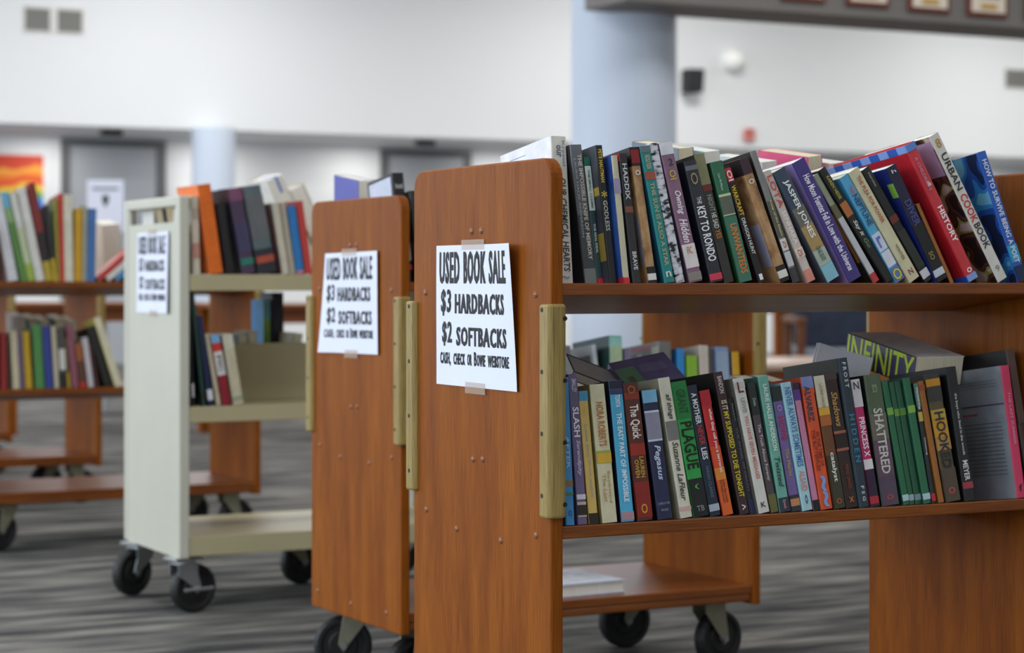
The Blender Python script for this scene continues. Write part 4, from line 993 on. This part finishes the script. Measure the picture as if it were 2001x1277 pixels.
# ------------------------------------------------------------------ books on the cart behind the metal one
y5 = 6.845
top5 = [
 B('white book leaning at the start of far cart top row', 17, -16, 385, 22, '#d2d2d6', yo=.0),
 B('green book with sky-blue top on far cart', 42, 1, 376, 14, '#5c8a44', '#4a7438', yo=.004, bands=[(0, .18, '#6fb0d0'), (.18, .35, '#86a870')]),
 B('white and lime book on far cart', 56, 18, 378, 14, '#bcc6a0', '#9aa684', yo=.0, bands=[(0, .4, '#d0d0c8'), (.8, 1, '#9ab048')]),
 B('white tall book with ochre edge on far cart', 71, 33, 368, 17, '#d8d6d0', '#a8804c', yo=.002),
 B('red and black book with tall red top on far cart', 89, 54, 359, 15, '#7c2a28', '#a83a30', yo=.0, bands=[(.5, .8, '#2a2224'), (.8, 1, '#b09a30')]),
 B('black book with yellow foot on far cart', 104, 88, 402, 14, '#2a2b2c', '#1f2020', yo=.004, bands=[(.7, 1, '#c9a828')]),
 B('olive-tan slim book on far cart', 111.5, 106, 388, 8, '#9a8434', '#7c9a44', yo=.004),
 B('slim red book upright on far cart', 119, 115, 378, 8, '#c23a2c', '#a83024', yo=.0),
 B('cream book upright on far cart', 127, 124, 380, 17, '#d6cfba', '#bdb6a2', yo=.0),
 B('mustard yellow book upright on far cart', 146, 147, 408, 14, '#c9981f', '#a87c1a', yo=.0),
 B('grey-green slim book beside the mustard one', 160, 162, 402, 9, '#a8a896', '#7a9a5c', yo=.004),
 B('mid-blue book upright at the end of standing books, far cart', 170, 173, 408, 16, '#4470a8', '#3a6090', yo=.0),
]
book_row(top5, y5 + 0.012, zv(2, 0.012), 'books on the cart behind the metal cart', lim=LIM5, tilt=TILT)
# fallen books fanned against each other at the end of the row
fan = [('#b83430', 'red'), ('#d8d4cc', 'white'), ('#4a86b8', 'sky-blue'), ('#3f6a3c', 'green'), ('#c96a2c', 'orange'), ('#d9b82c', 'yellow')]
qx = on_y(189, HY, y5 + 0.012).x
th = math.radians(50)
for i, (c, n) in enumerate(fan):
    t = 0.019
    X = qx + i * t / math.cos(th) * 1.02
    o = make_book('book', (X, y5 + 0.012, zv(2, 0.012) + 0.0008 + t * math.sin(th)), th, t, 0.23, 0.15, c, c)
    o.rotation_mode = 'YXZ'; o.rotation_euler = (-TILT, th, 0)
    tag(o, 'fallen %s book in the slanting fan beside metal cart sign' % n, 'book', 'books on the cart behind the metal cart')
back5 = [B('tan and white picture book standing behind the fallen fan', 205, 200, 440, 34, '#b08a64', '#c9b8a4', d=.14, pages='w')]
book_row(back5, y5 + CART_D - .16, zv(2, CART_D - .16), 'books on the cart behind the metal cart', back=True, lim=LIM5, tilt=TILT)
mid5 = [
 B('red book at the photo edge, lower row of far cart', 2, 0, 650, 11, '#a82a2c', yo=.0),
 B('dark brown slim book beside the red one, lower far row', 15, 11, 665, 8, '#4a2c22', yo=.005),
 B('cream book in the lower far row beside brown', 26, 20, 648, 13, '#cabf9f', yo=.0),
 B('violet-grey slim book in the lower far row', 40, 34, 650, 8, '#6c5c7c', yo=.003),
 B('yellow book in the lower far row', 51, 44, 648, 13, '#c09a20', yo=.0),
 B('bright green book in the lower far row', 70, 63, 636, 17, '#4f8a4a', '#3a6a38', yo=.0),
 B('navy blue book in the lower far row', 90, 82, 638, 15, '#32408c', '#2a3470', yo=.0),
 B('pale cream slim book in the lower far row beside navy', 107, 100, 638, 9, '#c0b69e', yo=.002),
 B('black and white picture book in the lower far row', 118, 112, 642, 13, '#4c4a48', yo=.0, bands=[(.35, .7, '#c9c7c0'), (.75, 1, '#22221f')]),
 B('thin yellow-footed book in the lower far row', 132, 126, 660, 7, '#6c5c34', yo=.004, bands=[(.7, 1, '#c9a828')]),
 B('dusty pink book in the lower far row', 142, 130, 636, 12, '#8c5060', yo=.0),
 B('brown and red footed book in the lower far row', 156, 146, 672, 14, '#5c3a28', yo=.004, bands=[(.0, .4, '#9a5a2c'), (.88, 1, '#b82c24')]),
 B('slim white book leaning in the lower far row', 174, 161, 660, 12, '#c3bcc0', yo=.0),
 B('maroon slim book in the lower far row beside white', 188, 172, 670, 9, '#4a2024', yo=.005),
 B('large black book leaning in the lower far row', 206, 170, 640, 16, '#1c1c1a', '#14140f', yo=.004),
 B('cream book with yellow edges leaning across end of lower far row', 226, 183, 622, 14, '#d8d0b0', '#c2b45c', yo=-.004),
]
book_row(mid5, y5 + 0.012, zv(1, 0.012), 'books on the cart behind the metal cart', lim=LIM5, tilt=TILT)
mid5b = [
 B('white paged book behind the yellow one, far cart back row', 34, 30, 622, 20, '#dcdad4', d=.13, pages='w'),
 B('aqua book behind the green one, far cart back row', 60, 56, 625, 18, '#6fb4bc', d=.13),
 B('pale teal book behind the navy one, far cart back row', 82, 78, 628, 18, '#8cc0c4', d=.13),
 B('black book behind the dusty pink one, far cart back row', 112, 108, 626, 20, '#2a2c30', d=.13),
 B('teal-grey book behind the brown one, far cart back row', 136, 130, 630, 20, '#4c6468', d=.13),
]
book_row(mid5b, y5 + CART_D - 0.15, zv(1, CART_D - .15), 'books on the cart behind the metal cart', back=True, lim=LIM5, tilt=TILT)

# ------------------------------------------------------------------ distant furniture seen through the gaps
def reading_table(px, pyz, depth, w, d, label, top='#c9b8a8', h=0.75):
    q = at(px, HY, depth)
    t = empty('reading_table', (q.x, q.y, 0))
    MB().box(0, w, 0, d, h - 0.03, h).build('table_top', WOOD_H, t, bevel=0.006)
    for y_ in (0.05, d - 0.07): MB().box(0.06, w - 0.06, y_, y_ + 0.02, h - 0.11, h - 0.031).build('apron', WOOD_H, t)
    lg = MB().box(0, 0.055, 0, 0.055, 0, h - 0.031).mesh('leg', [WOOD_V])
    for x in (0.02, w - 0.075):
        for y in (0.02, d - 0.075): link('leg', lg, t, (x, y, 0))
    tag(t, label, 'table', 'wooden tables')
reading_table(1518, 0, 14.5, 1.5, 0.9, 'wooden reading table whose leg shows between the two nearest carts')
reading_table(470, 0, 11.6, 1.1, 0.8, 'wooden reading table beyond the metal cart, its brown edge showing')
reading_table(10, 0, 12.0, 1.3, 0.8, 'wooden reading table beyond the farthest carts, seen over the lower row')
def low_table():
    q = at(1440, HY, 10.8)
    t = empty('low_table', (q.x, q.y, 0))
    h = 0.45
    MB().box(0, 1.3, 0, 0.85, h - 0.035, h).build('table_top', mat('#c4ab9a', 0.3, vary=0.05), t, bevel=0.008)  # pale colour paints in the sheen on the glossy wooden top
    MB().box(0.03, 1.27, 0.03, 0.82, 0.10, h - 0.036).build('cabinet', WOOD_H, t)
    MB().box(0.06, 1.24, 0.06, 0.79, 0, 0.0995).build('plinth', mat('#3a2618', 0.6), t)
    tag(t, 'low wooden table with pale sheen painted on top, seen under the nearest cart top shelf', 'table', 'wooden tables')
low_table()
NAVY = mat('#232c40', 0.8, vary=0.25, scale=12)
BLUEG = mat('#7d8798', 0.8, vary=0.12, scale=12)
def armchair(px, depth, rz, label):
    q = at(px, HY, depth)
    t = empty('armchair', (q.x, q.y, 0), rz)
    MB().box(-0.29, 0.29, -0.28, 0.28, 0.30, 0.46).build('seat', BLUEG, t, bevel=0.03, seg=3)
    MB().prism([(0.22, 0.46), (0.34, 0.47), (0.40, 0.92), (0.30, 0.94)], 'x', -0.28, 0.28).build('backrest', NAVY, t, bevel=0.03, seg=3)
    lg = MB().box(-0.025, 0.025, -0.025, 0.025, 0, 0.2995).mesh('leg', [WOOD_DK])
    for x in (-0.25, 0.25):
        for y in (-0.24, 0.24): link('leg', lg, t, (x, y, 0))
    for s_ in (-1, 1):
        MB().box(s_ * 0.325 - 0.03, s_ * 0.325 + 0.03, -0.28, 0.26, 0.62, 0.66).box(s_ * 0.325 - 0.025, s_ * 0.325 + 0.025, -0.27, -0.22, 0, 0.62).box(s_ * 0.325 - 0.025, s_ * 0.325 + 0.025, 0.2, 0.25, 0, 0.62).build('armrest', WOOD_DK, t, bevel=0.006)
    tag(t, label, 'armchair')
armchair(1655, 12.9, math.radians(-25), 'dark navy armchair with blue-grey seat beyond the low wooden table')

# floor-standing sign beyond the carts
def sign_stand():
    q = at(206, HY, 14.0)
    t = empty('sign_stand', (q.x, q.y, 0), -YAW * 0.6)
    MB().tube((0, 0, 0), (0, 0, 0.012), 0.16, 0.155, n=24).build('base', BLACK, t)
    MB().tube((0, 0, 0.0125), (0, 0, 1.2), 0.012).build('pole', STEEL, t)
    MB().box(-0.118, 0.118, -0.012, -0.002, 1.2, 1.54).build('sign_board', PAPER, t, bevel=0.002)
    MB().box(-0.085, 0.085, -0.0135, -0.0122, 1.475, 1.49).build('text_line', mat('#55565c', 0.6), t)
    MB().box(-0.085, 0.085, -0.0135, -0.0122, 1.24, 1.25).build('text_line', mat('#55565c', 0.6), t)
    MB().prism([(-0.02, 1.40), (0.0, 1.36), (0.02, 1.40), (0.02, 1.44), (-0.02, 1.44)], 'y', -0.0135, -0.0122).build('arrow_mark', INK, t)
    tag(t, 'white paper notice on a floor stand in front of grey door', 'sign')
sign_stand()
